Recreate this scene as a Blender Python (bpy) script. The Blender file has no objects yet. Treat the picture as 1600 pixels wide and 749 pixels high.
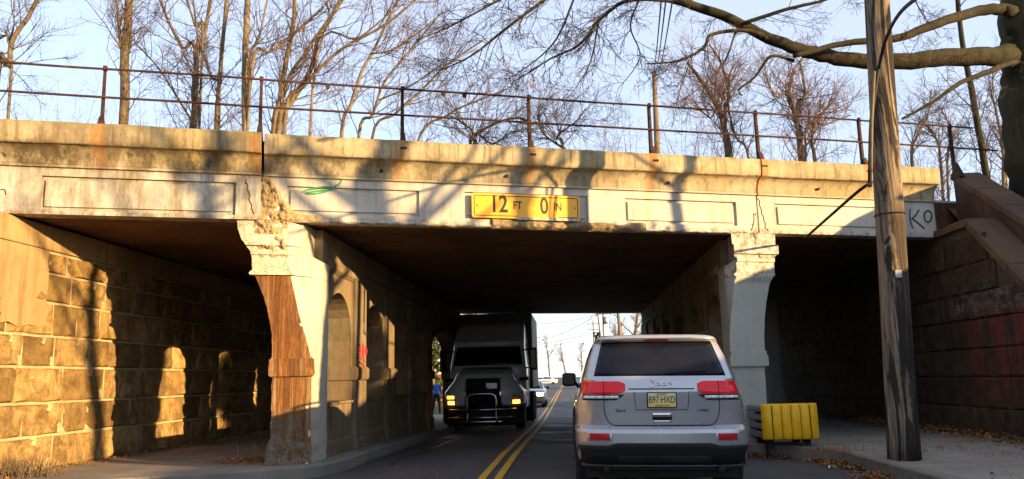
import bpy, math, random
import numpy as np
from mathutils import Vector, Matrix, noise as mnoise
R_ = math.radians
SC = bpy.context.scene
COL = SC.collection
rng = random.Random(7)

# ------------------------------------------------------------------ camera
F_PX, CXP, CYP, CAMZ = 1250.0, 800.0, 374.5, 1.28
def _cd(x, y):
    v = np.array([(x-CXP)/F_PX, -(y-CYP)/F_PX, -1.0]); return v/np.linalg.norm(v)
_yc = _cd(890, 590); _fc = _cd(5560, 475)
_up = np.cross(_fc, _yc); _up /= np.linalg.norm(_up)
if _up[1] < 0: _up = -_up
_xc = np.cross(_yc, _up)
RM = np.array([_xc, _yc, _up])
CAMP = np.array([0, 0, CAMZ])
def at(x, y, Y):
    "world point at true depth Y along the road that was measured at photo pixel x,y"
    d = RM @ _cd(x, y); return CAMP + d*Y/d[1]
cam = bpy.data.cameras.new("camera"); camo = bpy.data.objects.new("camera", cam); COL.objects.link(camo)
cam.sensor_width = 36; cam.sensor_fit = 'HORIZONTAL'; cam.lens = 36*F_PX/1600
cam.clip_start = 0.05; cam.clip_end = 5000
m4 = Matrix.Identity(4)
for i in range(3):
    for j in range(3): m4[i][j] = RM[i][j]
    m4[i][3] = CAMP[i]
camo.matrix_world = m4
SC.camera = camo

# ------------------------------------------------------------------ light
SUN_DIR = Vector((-1.0, 0.52, -0.19)).normalized()          # the way the light travels
elev = math.asin(-SUN_DIR.z); azim = math.atan2(-SUN_DIR.x, -SUN_DIR.y)
sl = bpy.data.lights.new("sun", 'SUN'); sl.energy = 5.0; sl.angle = R_(0.5); sl.color = (1.0, 0.66, 0.30)
so = bpy.data.objects.new("sun", sl); COL.objects.link(so)
so.rotation_euler = SUN_DIR.to_track_quat('-Z', 'Y').to_euler()
W = bpy.data.worlds.new("World"); SC.world = W; W.use_nodes = True
wn = W.node_tree; bgn = wn.nodes['Background']
sky = wn.nodes.new('ShaderNodeTexSky'); sky.sky_type = 'NISHITA'; sky.sun_disc = False
sky.sun_elevation = elev; sky.sun_rotation = azim; sky.air_density = 1.0; sky.dust_density = 0.4; sky.ozone_density = 3.0
veil = wn.nodes.new('ShaderNodeMix'); veil.data_type = 'RGBA'; veil.inputs[0].default_value = 0.5; veil.inputs[7].default_value = (3.5, 3.65, 4.3, 1)   # thin high cloud over the whole sky
wn.links.new(sky.outputs[0], veil.inputs[6]); wn.links.new(veil.outputs[2], bgn.inputs[0]); bgn.inputs[1].default_value = 0.13
SC.view_settings.view_transform = 'Standard'; SC.view_settings.look = 'None'
SC.view_settings.exposure = 1.45; SC.view_settings.gamma = 1.0; SC.view_settings.use_curve_mapping = False
SC.cycles.max_bounces = 6; SC.cycles.diffuse_bounces = 3

# ------------------------------------------------------------------ helpers
class MB:
    def __init__(s): s.v = []; s.f = []
    def add(s, vs, fs):
        o = len(s.v); s.v.extend([tuple(map(float, p)) for p in vs]); s.f.extend([tuple(i+o for i in f) for f in fs]); return s
    def hexa(s, p):     # 8 corners: bottom 4 ccw, top 4 ccw
        return s.add(p, [(3,2,1,0),(4,5,6,7),(0,1,5,4),(1,2,6,5),(2,3,7,6),(3,0,4,7)])
    def box(s, x0, x1, y0, y1, z0, z1):
        return s.hexa([(x0,y0,z0),(x1,y0,z0),(x1,y1,z0),(x0,y1,z0),(x0,y0,z1),(x1,y0,z1),(x1,y1,z1),(x0,y1,z1)])
    def loft(s, loops, cap0=True, cap1=True, closed=True):
        n = len(loops[0]); vs = [p for l in loops for p in l]; fs = []
        for i in range(len(loops)-1):
            for j in range(n if closed else n-1):
                k = (j+1) % n
                fs.append((i*n+j, i*n+k, (i+1)*n+k, (i+1)*n+j))
        if cap0: fs.append(tuple(range(n-1, -1, -1)))
        if cap1: fs.append(tuple((len(loops)-1)*n+j for j in range(n)))
        return s.add(vs, fs)
    def prism(s, poly, fn, d0, d1):   # poly of 2D points, fn(a,b,d)->3D
        return s.loft([[fn(a, b, d0) for a, b in poly], [fn(a, b, d1) for a, b in poly]])
    def tube(s, pts, rad, n=6, cap=True):
        pts = [np.array(p, float) for p in pts]; m = len(pts)
        if not hasattr(rad, '__len__'): rad = [rad]*m
        P = np.array(pts); T = np.gradient(P, axis=0); T /= (np.linalg.norm(T, axis=1, keepdims=True)+1e-9)
        ref = np.array([0,0,1.]) if abs(T[:,2]).mean() < .8 else np.array([1.,0,0])
        U = np.cross(T, ref); U /= (np.linalg.norm(U, axis=1, keepdims=True)+1e-9); V = np.cross(T, U)
        a = np.arange(n)*2*math.pi/n
        rr = np.array(rad)[:,None,None]
        ring = P[:,None,:] + rr*(np.cos(a)[None,:,None]*U[:,None,:] + np.sin(a)[None,:,None]*V[:,None,:])
        o = len(s.v); s.v.extend(map(tuple, ring.reshape(-1,3)))
        for i in range(m-1):
            for j in range(n):
                k = (j+1) % n
                s.f.append((o+i*n+j, o+(i+1)*n+j, o+(i+1)*n+k, o+i*n+k))
        if cap:
            s.f.append(tuple(o+j for j in range(n))); s.f.append(tuple(o+(m-1)*n+j for j in range(n-1,-1,-1)))
        return s
    def cyl(s, p0, p1, r0, r1=None, n=16): return s.tube([p0, p1], [r0, r0 if r1 is None else r1], n)
    def mesh(s, name, mat, origin=(0,0,0), smooth=False):
        me = bpy.data.meshes.new(name); o = np.array(origin)
        v = np.array(s.v, float) - o if len(s.v) else np.zeros((0,3))
        me.from_pydata(v.tolist(), [], s.f)
        for mm in (mat if isinstance(mat, (list, tuple)) else [mat]): me.materials.append(mm)
        if smooth: me.polygons.foreach_set('use_smooth', [True]*len(me.polygons))
        me.update(); return me
    def build(s, name, mat, parent=None, smooth=False, bevel=0, seg=2, label=None, kind=None, origin=None, auto=None):
        if origin is None: origin = parent['_o'] if (parent is not None and '_o' in parent.keys()) else (0,0,0)
        o = bpy.data.objects.new(name, s.mesh(name, mat, origin, smooth or auto is not None)); COL.objects.link(o)
        o['_o'] = list(origin)
        if parent is not None: o.parent = parent
        if bevel:
            b = o.modifiers.new('bevel', 'BEVEL'); b.width = bevel; b.segments = seg; b.limit_method = 'ANGLE'; b.angle_limit = R_(35)
            if not smooth: o.data.polygons.foreach_set('use_smooth', [False]*len(o.data.polygons))
        if auto is not None:
            o.data.set_sharp_from_angle(angle=R_(auto))
        if label: o['label'] = label
        if kind: o['kind'] = kind
        return o
def thing(name, label, cat, loc=(0,0,0), group=None, rz=0.0):
    o = bpy.data.objects.new(name, None); COL.objects.link(o); o.empty_display_size = .2
    o.location = loc; o.rotation_euler = (0,0,rz); o['label'] = label; o['category'] = cat
    o['_o'] = [float(c) for c in loc] if rz == 0 else [0.,0.,0.]
    if group: o['group'] = group
    return o
def tag(o, label, cat, group=None):
    o['label'] = label; o['category'] = cat
    if group: o['group'] = group
    return o
def instance(me, name, parent=None, loc=(0,0,0), rot=(0,0,0), scale=(1,1,1)):
    o = bpy.data.objects.new(name, me); COL.objects.link(o); o.location = loc; o.rotation_euler = rot; o.scale = scale
    if parent is not None:
        o.parent = parent
        if '_o' in parent.keys(): o.location = Vector(loc) - Vector(parent['_o'])
    return o
def nz(p, s=1.0): return mnoise.noise(Vector(p)*s)
def smooth01(t): t = max(0., min(1., t)); return t*t*(3-2*t)
def lerp_tab(tab, z):
    if z <= tab[0][0]: return tab[0][1:]
    for a, b in zip(tab[:-1], tab[1:]):
        if z <= b[0]:
            t = (z-a[0])/(b[0]-a[0]+1e-9); return tuple(x+(y-x)*t for x, y in zip(a[1:], b[1:]))
    return tab[-1][1:]
def text_mesh(txt, size, extrude=0.002, align='CENTER', xs=1.0, name='lettering', off=0.):
    c = bpy.data.curves.new('t', 'FONT'); c.body = txt; c.size = size; c.extrude = extrude; c.align_x = align; c.align_y = 'CENTER'
    c.resolution_u = 4; c.offset = off
    o = bpy.data.objects.new('t', c); COL.objects.link(o)
    dg = bpy.context.evaluated_depsgraph_get(); dg.update()
    me = bpy.data.meshes.new_from_object(o.evaluated_get(dg)); me.name = name
    bpy.data.objects.remove(o); me.transform(Matrix.Diagonal((xs, 1, 1, 1))); return me

# ------------------------------------------------------------------ materials
class NT:
    def __init__(s, name, rough=.8, metal=0.0, spec=.3):
        s.m = bpy.data.materials.new(name); s.m.use_nodes = True; s.t = s.m.node_tree; s.p = s.t.nodes['Principled BSDF']
        s.p.inputs['Roughness'].default_value = rough; s.p.inputs['Metallic'].default_value = metal
        s.p.inputs['Specular IOR Level'].default_value = spec
        s._pos = None
    def n(s, typ, **kw):
        nd = s.t.nodes.new('ShaderNode'+typ)
        for k, v in kw.items(): setattr(nd, k, v)
        return nd
    def l(s, a, b): s.t.links.new(a, b)
    @property
    def pos(s):
        if s._pos is None: s._pos = s.n('NewGeometry').outputs['Position']
        return s._pos
    def obj(s): return s.n('TexCoord').outputs['Object']
    def mapping(s, vec, scale=(1,1,1), loc=(0,0,0), rot=(0,0,0)):
        m = s.n('Mapping'); s.l(vec, m.inputs[0]); m.inputs['Scale'].default_value = scale; m.inputs['Location'].default_value = loc; m.inputs['Rotation'].default_value = rot
        return m.outputs[0]
    def noise(s, vec, scale, detail=5, rough=.6, dist=0.0):
        t = s.n('TexNoise'); s.l(vec, t.inputs['Vector']); t.inputs['Scale'].default_value = scale; t.inputs['Detail'].default_value = detail
        t.inputs['Roughness'].default_value = rough; t.inputs['Distortion'].default_value = dist; return t.outputs[0]
    def voro(s, vec, scale, feature='F1'):
        t = s.n('TexVoronoi', feature=feature); s.l(vec, t.inputs['Vector']); t.inputs['Scale'].default_value = scale; return t
    def ramp(s, fac, stops):
        r = s.n('ValToRGB'); s.l(fac, r.inputs[0]); e = r.color_ramp.elements
        while len(e) < len(stops): e.new(.5)
        for el, (p, c) in zip(e, stops):
            el.position = p; el.color = (*c, 1) if hasattr(c, '__len__') else (c, c, c, 1)
        return r.outputs[0]
    def mix(s, fac, a, b, mode='MIX'):
        m = s.n('Mix', data_type='RGBA', blend_type=mode)
        for v, i in ((fac, 0), (a, 6), (b, 7)):
            if hasattr(v, 'is_linked') or isinstance(v, bpy.types.NodeSocket): s.l(v, m.inputs[i])
            else: m.inputs[i].default_value = v if i == 0 else (*v, 1)
        return m.outputs[2]
    def math(s, op, a, b=None, clamp=False):
        m = s.n('Math', operation=op, use_clamp=clamp)
        for v, i in ((a, 0), (b, 1)):
            if v is None: continue
            if isinstance(v, bpy.types.NodeSocket): s.l(v, m.inputs[i])
            else: m.inputs[i].default_value = v
        return m.outputs[0]
    def maprange(s, v, a, b, c=0., d=1.):
        m = s.n('MapRange'); s.l(v, m.inputs[0])
        for i, x in zip((1,2,3,4), (a,b,c,d)): m.inputs[i].default_value = x
        return m.outputs[0]
    def sep(s, vec): x = s.n('SeparateXYZ'); s.l(vec, x.inputs[0]); return x.outputs
    def color(s, c):
        if isinstance(c, bpy.types.NodeSocket): s.l(c, s.p.inputs['Base Color'])
        else: s.p.inputs['Base Color'].default_value = (*c, 1)
        return s
    def rough(s, v): s.l(v, s.p.inputs['Roughness']); return s
    def bump(s, h, strength=.4, dist=.02):
        b = s.n('Bump'); s.l(h, b.inputs['Height']); b.inputs['Strength'].default_value = strength; b.inputs['Distance'].default_value = dist
        if s.p.inputs['Normal'].is_linked: s.l(s.p.inputs['Normal'].links[0].from_socket, b.inputs['Normal'])
        s.l(b.outputs[0], s.p.inputs['Normal']); return s
    def emit(s, c, st): s.p.inputs['Emission Color'].default_value = (*c, 1); s.p.inputs['Emission Strength'].default_value = st; return s
def flat(name, c, rough=.6, metal=0., spec=.4, var=.12, scale=8, bump=0., coat=0.):
    t = NT(name, rough, metal, spec); n = t.noise(t.obj(), scale, 5, .65)
    t.color(t.ramp(n, [(.3, tuple(x*(1-var) for x in c)), (.7, tuple(min(1, x*(1+var)) for x in c))]))
    t.rough(t.maprange(n, .3, .7, max(0, rough-.06), min(1, rough+.08)))
    if bump: t.bump(t.noise(t.obj(), scale*6, 4), bump, .01)
    if coat: t.p.inputs['Coat Weight'].default_value = coat; t.p.inputs['Coat Roughness'].default_value = .06
    return t.m
def glow(name, c, st): t = NT(name, .4); t.color(c); t.emit(c, st); return t.m

EV = np.array([0.94690, 0.32152, 0.0]); FP = np.array([-0.65, 12.94, 0.0]); NV = np.array([EV[1], -EV[0], 0.0])
def fpt(u, n, z): p = FP + EV*u + NV*n; return (p[0], p[1], z)

def concrete(name, light, mid, dark, streaks=.6, bump=.35, cracks=0., rust=0., grime=.5, bridge=False, scale=1.0):
    t = NT(name, .88, 0, .25); P = t.pos
    big = t.noise(P, .9*scale, 6, .62, .4); med = t.noise(P, 5*scale, 6, .7); fine = t.noise(P, 45, 4, .7)
    c = t.mix(t.ramp(big, [(.36, 0), (.62, 1)]), mid, light)
    c = t.mix(t.ramp(med, [(.52, 0), (.72, .55*grime)]), c, dark)
    st = t.noise(t.mapping(P, (7,7,.55)), 1.0, 6, .68)
    sm = t.ramp(st, [(.5, 0), (.68, streaks)])
    c = t.mix(sm, c, tuple(x*.55 for x in dark))
    if bridge:
        X, Y, Z = t.sep(P)
        u = t.math('ADD', t.math('MULTIPLY', t.math('SUBTRACT', X, FP[0]), EV[0]), t.math('MULTIPLY', t.math('SUBTRACT', Y, FP[1]), EV[1]))
        # raw stained concrete above the painted band
        up = t.maprange(Z, 4.40, 4.47)
        raw = t.mix(t.ramp(t.noise(P, 1.6, 7, .72, .1), [(.34, 0), (.62, 1)]), (.25,.195,.105), (.52,.44,.29))
        raw = t.mix(t.ramp(t.noise(P, .8, 5, .6), [(.5, 0), (.7, .6)]), raw, (.32,.23,.06))
        raw = t.mix(t.ramp(t.noise(t.mapping(P, (11,11,.8)), 1.0, 5, .7), [(.5, 0), (.66, .75)]), raw, (.135,.10,.055))
        c = t.mix(up, c, raw)
        # mildew: thick toward the left girder, in the cove under the coping
        lm = t.maprange(u, -3.2, -4.6); lm = t.math('MULTIPLY', lm, 1.0)
        cove = t.math('MULTIPLY', t.maprange(Z, 4.38, 4.5), t.maprange(Z, 4.80, 4.70))
        cov2 = t.math('MULTIPLY', cove, t.maprange(u, 3.0, -2.5, .15, 1.0))
        mm = t.math('MULTIPLY', t.ramp(t.noise(t.mapping(P, (2.2,2.2,1.3)), 1.0, 9, .78), [(.42, 0), (.6, 1)]), t.math('ADD', t.math('MULTIPLY', cov2, .8), t.math('MULTIPLY', lm, .42)), True)
        c = t.mix(mm, c, (.075,.06,.03))
        c = t.mix(t.math('MULTIPLY', lm, t.ramp(t.noise(t.mapping(P, (3,3,.7)), 1.2, 6, .7), [(.45, 0), (.62, .75)])), c, (.13,.095,.05))
        # rust running down below every railing post
        fr = t.math('ABSOLUTE', t.math('SUBTRACT', t.math('FRACT', t.math('ADD', t.math('DIVIDE', t.math('ADD', u, 6.41), 2.165), .5)), .5))
        wob = t.math('MULTIPLY', t.math('SUBTRACT', t.noise(t.mapping(P, (9,9,1.5)), 1.0, 4), .5), .05)
        rs = t.maprange(t.math('ADD', fr, wob), .062, .018)
        rs = t.math('MULTIPLY', rs, t.maprange(Z, 4.25, 4.75)); rs = t.math('MULTIPLY', rs, t.ramp(t.noise(t.mapping(P, (14,14,1.2)), 1.0, 5, .7), [(.35, .25), (.6, 1)]))
        c = t.mix(t.math('MULTIPLY', rs, .9), c, (.36,.155,.025))
        # lichen on the top of the coping
        tp = t.math('MULTIPLY', t.maprange(Z, 4.93, 5.05), t.ramp(t.noise(P, 7, 6, .75), [(.42, 0), (.6, 1)]))
        c = t.mix(tp, c, (.19,.165,.06))
        # noise-broken darker band along the bottom lip
        lip = t.math('MULTIPLY', t.maprange(Z, 3.84, 3.76), t.ramp(t.noise(P, 9, 5, .7), [(.45, 0), (.6, .8)]))
        c = t.mix(lip, c, (.16,.11,.06))
    if rust:
        rm = t.ramp(t.noise(t.mapping(P, (5,5,.4)), 1.0, 6, .7, .5), [(.38, 0), (.58, rust)])
        c = t.mix(rm, c, (.25,.095,.02))
        rm2 = t.ramp(t.noise(t.mapping(P, (16,16,.8)), 1.0, 4, .7), [(.5, 0), (.62, .6*rust)])
        c = t.mix(rm2, c, (.11,.045,.015)); fl = t.noise(t.mapping(P, (13,13,.7)), 1.0, 6, .72, .8)
        if rust > .8:
            c = t.mix(t.ramp(fl, [(.45, .6), (.56, 0)]), c, (.085,.04,.016)); c = t.mix(t.ramp(fl, [(.6, 0), (.68, .6)]), c, (.50,.38,.22)); t.bump(fl, 1.0, .07)
            Zb = t.sep(P)[2]; lowm = t.math('MULTIPLY', t.maprange(Zb, .95, .35), t.ramp(t.noise(P, 4.5, 7, .75), [(.42, 0), (.52, 1)])); c = t.mix(lowm, c, (.24,.21,.16)); c = t.mix(t.math('MULTIPLY', lowm, t.ramp(t.noise(P, 26, 4, .7), [(.5, 0), (.6, .9)])), c, (.06,.05,.04))
    if cracks:
        w = t.n('VectorMath', operation='ADD'); t.l(P, w.inputs[0])
        sc = t.n('VectorMath', operation='SCALE'); nn = t.n('TexNoise'); t.l(P, nn.inputs['Vector']); nn.inputs['Scale'].default_value = 6
        t.l(nn.outputs[1], sc.inputs[0]); sc.inputs['Scale'].default_value = .12; t.l(sc.outputs[0], w.inputs[1])
        v = t.voro(w.outputs[0], 8.5, 'DISTANCE_TO_EDGE').outputs['Distance']
        ed = t.ramp(v, [(.0, 1), (.05, 0)])
        c = t.mix(t.math('MULTIPLY', ed, cracks), c, (.12,.075,.03)); t.bump(t.ramp(v, [(0, 0), (.08, 1)]), .6*cracks, .02)
    c = t.mix(t.ramp(fine, [(.3, .16), (.6, 0)]), c, tuple(x*.4 for x in dark))
    # small pits
    pv = t.voro(P, 16).outputs['Distance']; pit = t.math('MULTIPLY', t.ramp(pv, [(.05, 1), (.11, 0)]), t.ramp(t.noise(P, 3.1, 2), [(.5, 0), (.6, .8)]))
    c = t.mix(pit, c, tuple(x*.3 for x in dark))
    t.color(c); t.bump(t.noise(P, 7, 8, .7), bump, .03); t.bump(fine, bump*.6, .006)
    return t.m
MAT = {}
MAT['bridge'] = concrete('painted_concrete', (.58,.545,.47), (.47,.43,.36), (.27,.215,.14), .38, .22, bridge=True, grime=.45)
MAT['pier_plain'] = concrete('pier_concrete', (.46,.45,.385), (.39,.38,.325), (.22,.20,.14), .14, .25)
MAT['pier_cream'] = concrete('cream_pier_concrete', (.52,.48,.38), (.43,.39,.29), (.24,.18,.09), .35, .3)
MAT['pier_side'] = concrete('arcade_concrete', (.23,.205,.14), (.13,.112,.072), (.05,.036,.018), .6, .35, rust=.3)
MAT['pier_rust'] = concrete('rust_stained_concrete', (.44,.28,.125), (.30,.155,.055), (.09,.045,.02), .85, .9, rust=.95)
MAT['cracked'] = concrete('cracked_painted_concrete', (.60,.53,.41), (.46,.39,.27), (.22,.15,.07), .3, .6, cracks=.6)
MAT['broken'] = concrete('broken_concrete', (.42,.32,.17), (.26,.185,.09), (.10,.065,.03), .3, 1.6, grime=.9)
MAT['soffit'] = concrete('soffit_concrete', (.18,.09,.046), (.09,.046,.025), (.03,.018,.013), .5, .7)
MAT['tan'] = concrete('tan_plaster', (.38,.255,.12), (.30,.195,.085), (.16,.10,.045), .5, .35)
MAT['sidewalk'] = concrete('sidewalk_concrete', (.27,.245,.205), (.20,.18,.148), (.12,.105,.085), .0, .35, scale=1.6)
MAT['kerb'] = concrete('kerb_concrete', (.25,.23,.195), (.18,.165,.135), (.09,.075,.058), .15, .5)
MAT['cap'] = concrete('wing_cap_concrete', (.12,.072,.04), (.075,.044,.026), (.03,.02,.014), .2, .45)
MAT['wing'] = concrete('wing_wall_concrete', (.09,.05,.035), (.06,.034,.025), (.045,.035,.03), .7, .4)

def stone(name, a, b, c_, paint=False):
    t = NT(name, .9, 0, .2); P = t.pos; oi = t.n('ObjectInfo').outputs['Random']
    base = t.mix(oi, a, b)
    c = t.mix(t.ramp(t.noise(P, 3.2, 7, .7, .5), [(.36, .8), (.6, 0)]), base, c_)
    c = t.mix(t.ramp(t.noise(P, 14, 6, .7), [(.5, 0), (.7, .5)]), c, tuple(x*.5 for x in c_))
    c = t.mix(t.ramp(t.noise(t.mapping(P, (4,4,.7)), 1.5, 6, .7), [(.5, 0), (.68, .6)]), c, tuple(x*.6 for x in c_))
    if paint:
        X, Y, Z = t.sep(P)
        m = t.math('MULTIPLY', t.maprange(Y, 15.0, 14.5), t.maprange(Z, 2.35, 2.05))
        runs = t.ramp(t.noise(t.mapping(P, (3,5.5,.35)), 1.0, 4, .6), [(.42, 0), (.53, .9)])
        m = t.math('MULTIPLY', t.math('MULTIPLY', m, runs), t.maprange(Z, .45, 1.3))
        c = t.mix(t.math('MULTIPLY', m, .75), c, (.17,.038,.034))
        m2 = t.math('MULTIPLY', t.math('MULTIPLY', t.maprange(Z, 2.1, 2.25), t.maprange(Z, 2.75, 2.5)), t.maprange(Y, 15.4, 15.0))
        m2 = t.math('MULTIPLY', m2, t.ramp(t.noise(P, 5, 5, .7), [(.45, 0), (.6, .7)])); c = t.mix(m2, c, (.17,.155,.15))
    t.color(c); t.bump(t.noise(P, 9, 8, .72), .8, .04); t.bump(t.noise(P, 50, 4, .7), .35, .006); return t.m
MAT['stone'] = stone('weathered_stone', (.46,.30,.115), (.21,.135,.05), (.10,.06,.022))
MAT['stone_dark'] = stone('shade_dark_stone', (.092,.062,.038), (.064,.042,.027), (.03,.021,.016), True)  # darker stone: the right wall's shade is put into its colour
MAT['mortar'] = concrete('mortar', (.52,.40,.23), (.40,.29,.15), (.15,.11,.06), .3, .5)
MAT['mortar_dark'] = concrete('shade_dark_mortar', (.08,.065,.05), (.055,.043,.034), (.028,.02,.018), .3, .5)  # mortar darkened likewise, with the wall's shade in its colour

def asphalt():
    t = NT('asphalt', .78, 0, .35); P = t.pos
    c = t.mix(t.ramp(t.noise(t.mapping(P, (1.3,.12,1)), 1.0, 5, .6), [(.35, 0), (.65, 1)]), (.042,.042,.046), (.064,.063,.066))
    v = t.voro(P, 95).outputs['Color']; g = t.n('RGBToBW'); t.l(v, g.inputs[0])
    c = t.mix(t.ramp(g.outputs[0], [(.35, 0), (.95, .5)]), c, (.13,.13,.128))
    c = t.mix(t.ramp(t.noise(P, 1.1, 7, .7, 1.2), [(.56, 0), (.66, .45)]), c, (.022,.022,.024))
    w = t.noise(P, 1.7, 3); vv = t.n('VectorMath', operation='ADD'); t.l(P, vv.inputs[0])
    n3 = t.n('TexNoise'); t.l(P, n3.inputs['Vector']); n3.inputs['Scale'].default_value = 2.5; t.l(n3.outputs[1], vv.inputs[1])
    cr = t.voro(vv.outputs[0], .33, 'DISTANCE_TO_EDGE').outputs['Distance']
    c = t.mix(t.ramp(cr, [(.0, .8), (.007, 0)]), c, (.012,.012,.013))
    c = t.mix(t.ramp(t.noise(P, 22, 3, .7), [(.7, 0), (.78, .35)]), c, (.2,.19,.17))
    t.color(c); t.bump(t.voro(P, 110).outputs['Distance'], .3, .006); t.bump(t.noise(P, 3, 5), .15, .03)
    t.rough(t.ramp(t.noise(P, .9, 5), [(.35, .6), (.65, .88)])); return t.m
MAT['asphalt'] = asphalt()
def roadpaint(name, c):
    t = NT(name, .65, 0, .35); P = t.pos
    cc = t.mix(t.ramp(t.noise(P, 30, 6, .75), [(.55, 0), (.68, .85)]), c, (.07,.065,.055))
    cc = t.mix(t.ramp(t.noise(P, 3, 5, .7), [(.4, .4), (.6, 0)]), cc, tuple(x*.6 for x in c))
    t.color(cc); t.bump(t.voro(P, 110).outputs['Distance'], .25, .006); return t.m
MAT['yellow_paint'] = roadpaint('yellow_road_paint', (.62,.36,.035)); MAT['white_paint'] = roadpaint('white_road_paint', (.68,.67,.64))
def soil():
    t = NT('leafy_soil', .95, 0, .1); P = t.pos
    v = t.voro(P, 14).outputs['Color']; g = t.n('RGBToBW'); t.l(v, g.inputs[0])
    c = t.ramp(g.outputs[0], [(.15, (.05,.03,.016)), (.5, (.14,.08,.035)), (.85, (.24,.13,.05))])
    c = t.mix(t.ramp(t.noise(P, .6, 6, .7), [(.4, 0), (.65, .7)]), c, (.06,.045,.022))
    t.color(c); t.bump(t.voro(P, 14).outputs['Distance'], .8, .05); t.bump(t.noise(P, 2.5, 6), .6, .15); return t.m
MAT['soil'] = soil()
def ground_m():
    t = NT('winter_grass', .95, 0, .1); P = t.pos
    c = t.ramp(t.noise(P, .35, 7, .7), [(.3, (.055,.06,.022)), (.55, (.11,.10,.045)), (.75, (.15,.12,.07))])
    c = t.mix(t.ramp(t.noise(P, 20, 5, .7), [(.5, 0), (.7, .6)]), c, (.05,.045,.02))
    t.color(c); t.bump(t.noise(P, 12, 6, .7), .8, .08); return t.m
MAT['ground'] = ground_m()
def bark(name, a, b, moss=0., sc=1.):
    t = NT(name, .9, 0, .15); P = t.pos
    n = t.noise(t.mapping(P, (9*sc,9*sc,1.6*sc)), 1.0, 6, .7, .4)
    c = t.ramp(n, [(.3, a), (.66, b)])
    c = t.mix(t.ramp(t.noise(P, 1.6, 5, .65), [(.45, 0), (.62, .55)]), c, tuple(x*.55 for x in a))
    if moss:
        nrm = t.n('NewGeometry').outputs['Normal']; zz = t.sep(nrm)[2]
        mk = t.math('MULTIPLY', t.maprange(zz, -.3, .6), t.ramp(t.noise(P, 3.5, 6, .7), [(.38, 0), (.58, moss)]), True)
        c = t.mix(mk, c, (.040,.044,.012))
    t.color(c); t.bump(n, .8, .03); t.bump(t.noise(P, 30, 5, .7), .35, .008); return t.m
MAT['bark'] = bark('bark', (.075,.057,.035), (.20,.15,.09)); MAT['bark_big'] = bark('mossy_bark', (.02,.017,.011), (.058,.047,.029), .8)
MAT['twig'] = flat('twig_bark', (.115,.08,.062), .9, 0, .1, .3, 3); MAT['twig_red'] = flat('reddish_twig_bark', (.165,.095,.065), .9, 0, .1, .3, 3)
MAT['twig_big'] = flat('dark_twig_bark', (.075,.055,.045), .9, 0, .1, .3, 3)
MAT['bark_pale'] = bark('pale_bark', (.12,.09,.055), (.27,.205,.125))
def leafm(name, cols):
    t = NT(name, .8, 0, .2); oi = t.n('NewGeometry').outputs['Random Per Island']
    t.color(t.ramp(oi, [(i/(len(cols)-1), c) for i, c in enumerate(cols)])); return t.m
MAT['dead_leaf'] = leafm('dead_leaf', [(.10,.05,.02), (.26,.12,.035), (.36,.17,.04), (.20,.10,.05)])
MAT['orange_leaf'] = leafm('orange_leaf', [(.30,.12,.03), (.45,.2,.05), (.38,.14,.03)])
MAT['green_leaf'] = leafm('evergreen_leaf', [(.03,.05,.015), (.06,.09,.025), (.09,.11,.03), (.05,.075,.02)])
def rustm():
    t = NT('rusted_steel', .85, .25, .3); P = t.pos
    c = t.ramp(t.noise(P, 9, 7, .7), [(.3, (.025,.016,.014)), (.55, (.065,.03,.018)), (.75, (.15,.058,.024))])
    t.color(c); t.bump(t.noise(P, 60, 5, .7), .5, .004); return t.m
MAT['rust'] = rustm()
MAT['crack'] = flat('crack_dirt', (.04,.03,.02), .95, 0, .1)
def polewood():
    t = NT('weathered_pole_wood', .85, 0, .2); P = t.obj()
    g = t.noise(t.mapping(P, (26,26,.7)), 1.0, 6, .7, .3)
    c = t.ramp(g, [(.32, (.07,.048,.032)), (.5, (.21,.155,.105)), (.68, (.40,.31,.22))])
    k = t.ramp(t.noise(t.mapping(P, (5,5,.5)), 1.0, 7, .72, 1.0), [(.49, 0), (.54, .95)])
    c = t.mix(k, c, (.022,.018,.016))
    X, Y, Z = t.sep(P)
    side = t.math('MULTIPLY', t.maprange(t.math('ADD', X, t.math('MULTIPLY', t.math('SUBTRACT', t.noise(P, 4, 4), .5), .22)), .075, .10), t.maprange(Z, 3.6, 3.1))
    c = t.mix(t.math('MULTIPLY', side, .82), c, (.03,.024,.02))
    t.color(c); t.bump(g, 1.0, .03); t.bump(k, -.5, .01); return t.m
MAT['pole'] = polewood()
MAT['ballast'] = concrete('ballast', (.2,.19,.17), (.14,.13,.12), (.06,.055,.05), 0, 1.0, scale=3)
MAT['black'] = flat('black_plastic', (.012,.012,.013), .6, 0, .2, .2, 12)
MAT['rubber'] = flat('tyre_rubber', (.02,.02,.021), .85, 0, .3, .2, 20, .3)
MAT['chrome'] = flat('chrome', (.72,.73,.75), .14, 1., .5, .06, 5)
MAT['alloy'] = flat('wheel_alloy', (.4,.41,.43), .3, 1., .5, .08, 6)
MAT['under'] = flat('underbody', (.03,.028,.027), .8, .3, .3, .4, 6)
def carpaint(name, c, metal=.65, rough=.28, dirt=.35):
    t = NT(name, rough, metal, .5); P = t.obj()
    n = t.noise(P, 2.2, 6, .65); fl = t.noise(P, 700, 1)
    cc = t.mix(t.ramp(fl, [(.4, 0), (.7, .12)]), c, tuple(min(1, x*1.5) for x in c))
    Z = t.sep(P)[2]
    dm = t.math('MULTIPLY', t.maprange(Z, 1.15, .35), t.ramp(n, [(.35, .3), (.7, 1)])); dm = t.math('MULTIPLY', dm, dirt)
    t.color(t.mix(dm, cc, (.15,.135,.115))); t.rough(t.math('ADD', t.math('MULTIPLY', dm, .5), rough))
    t.p.inputs['Coat Weight'].default_value = .8; t.p.inputs['Coat Roughness'].default_value = .07
    return t.m
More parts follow.
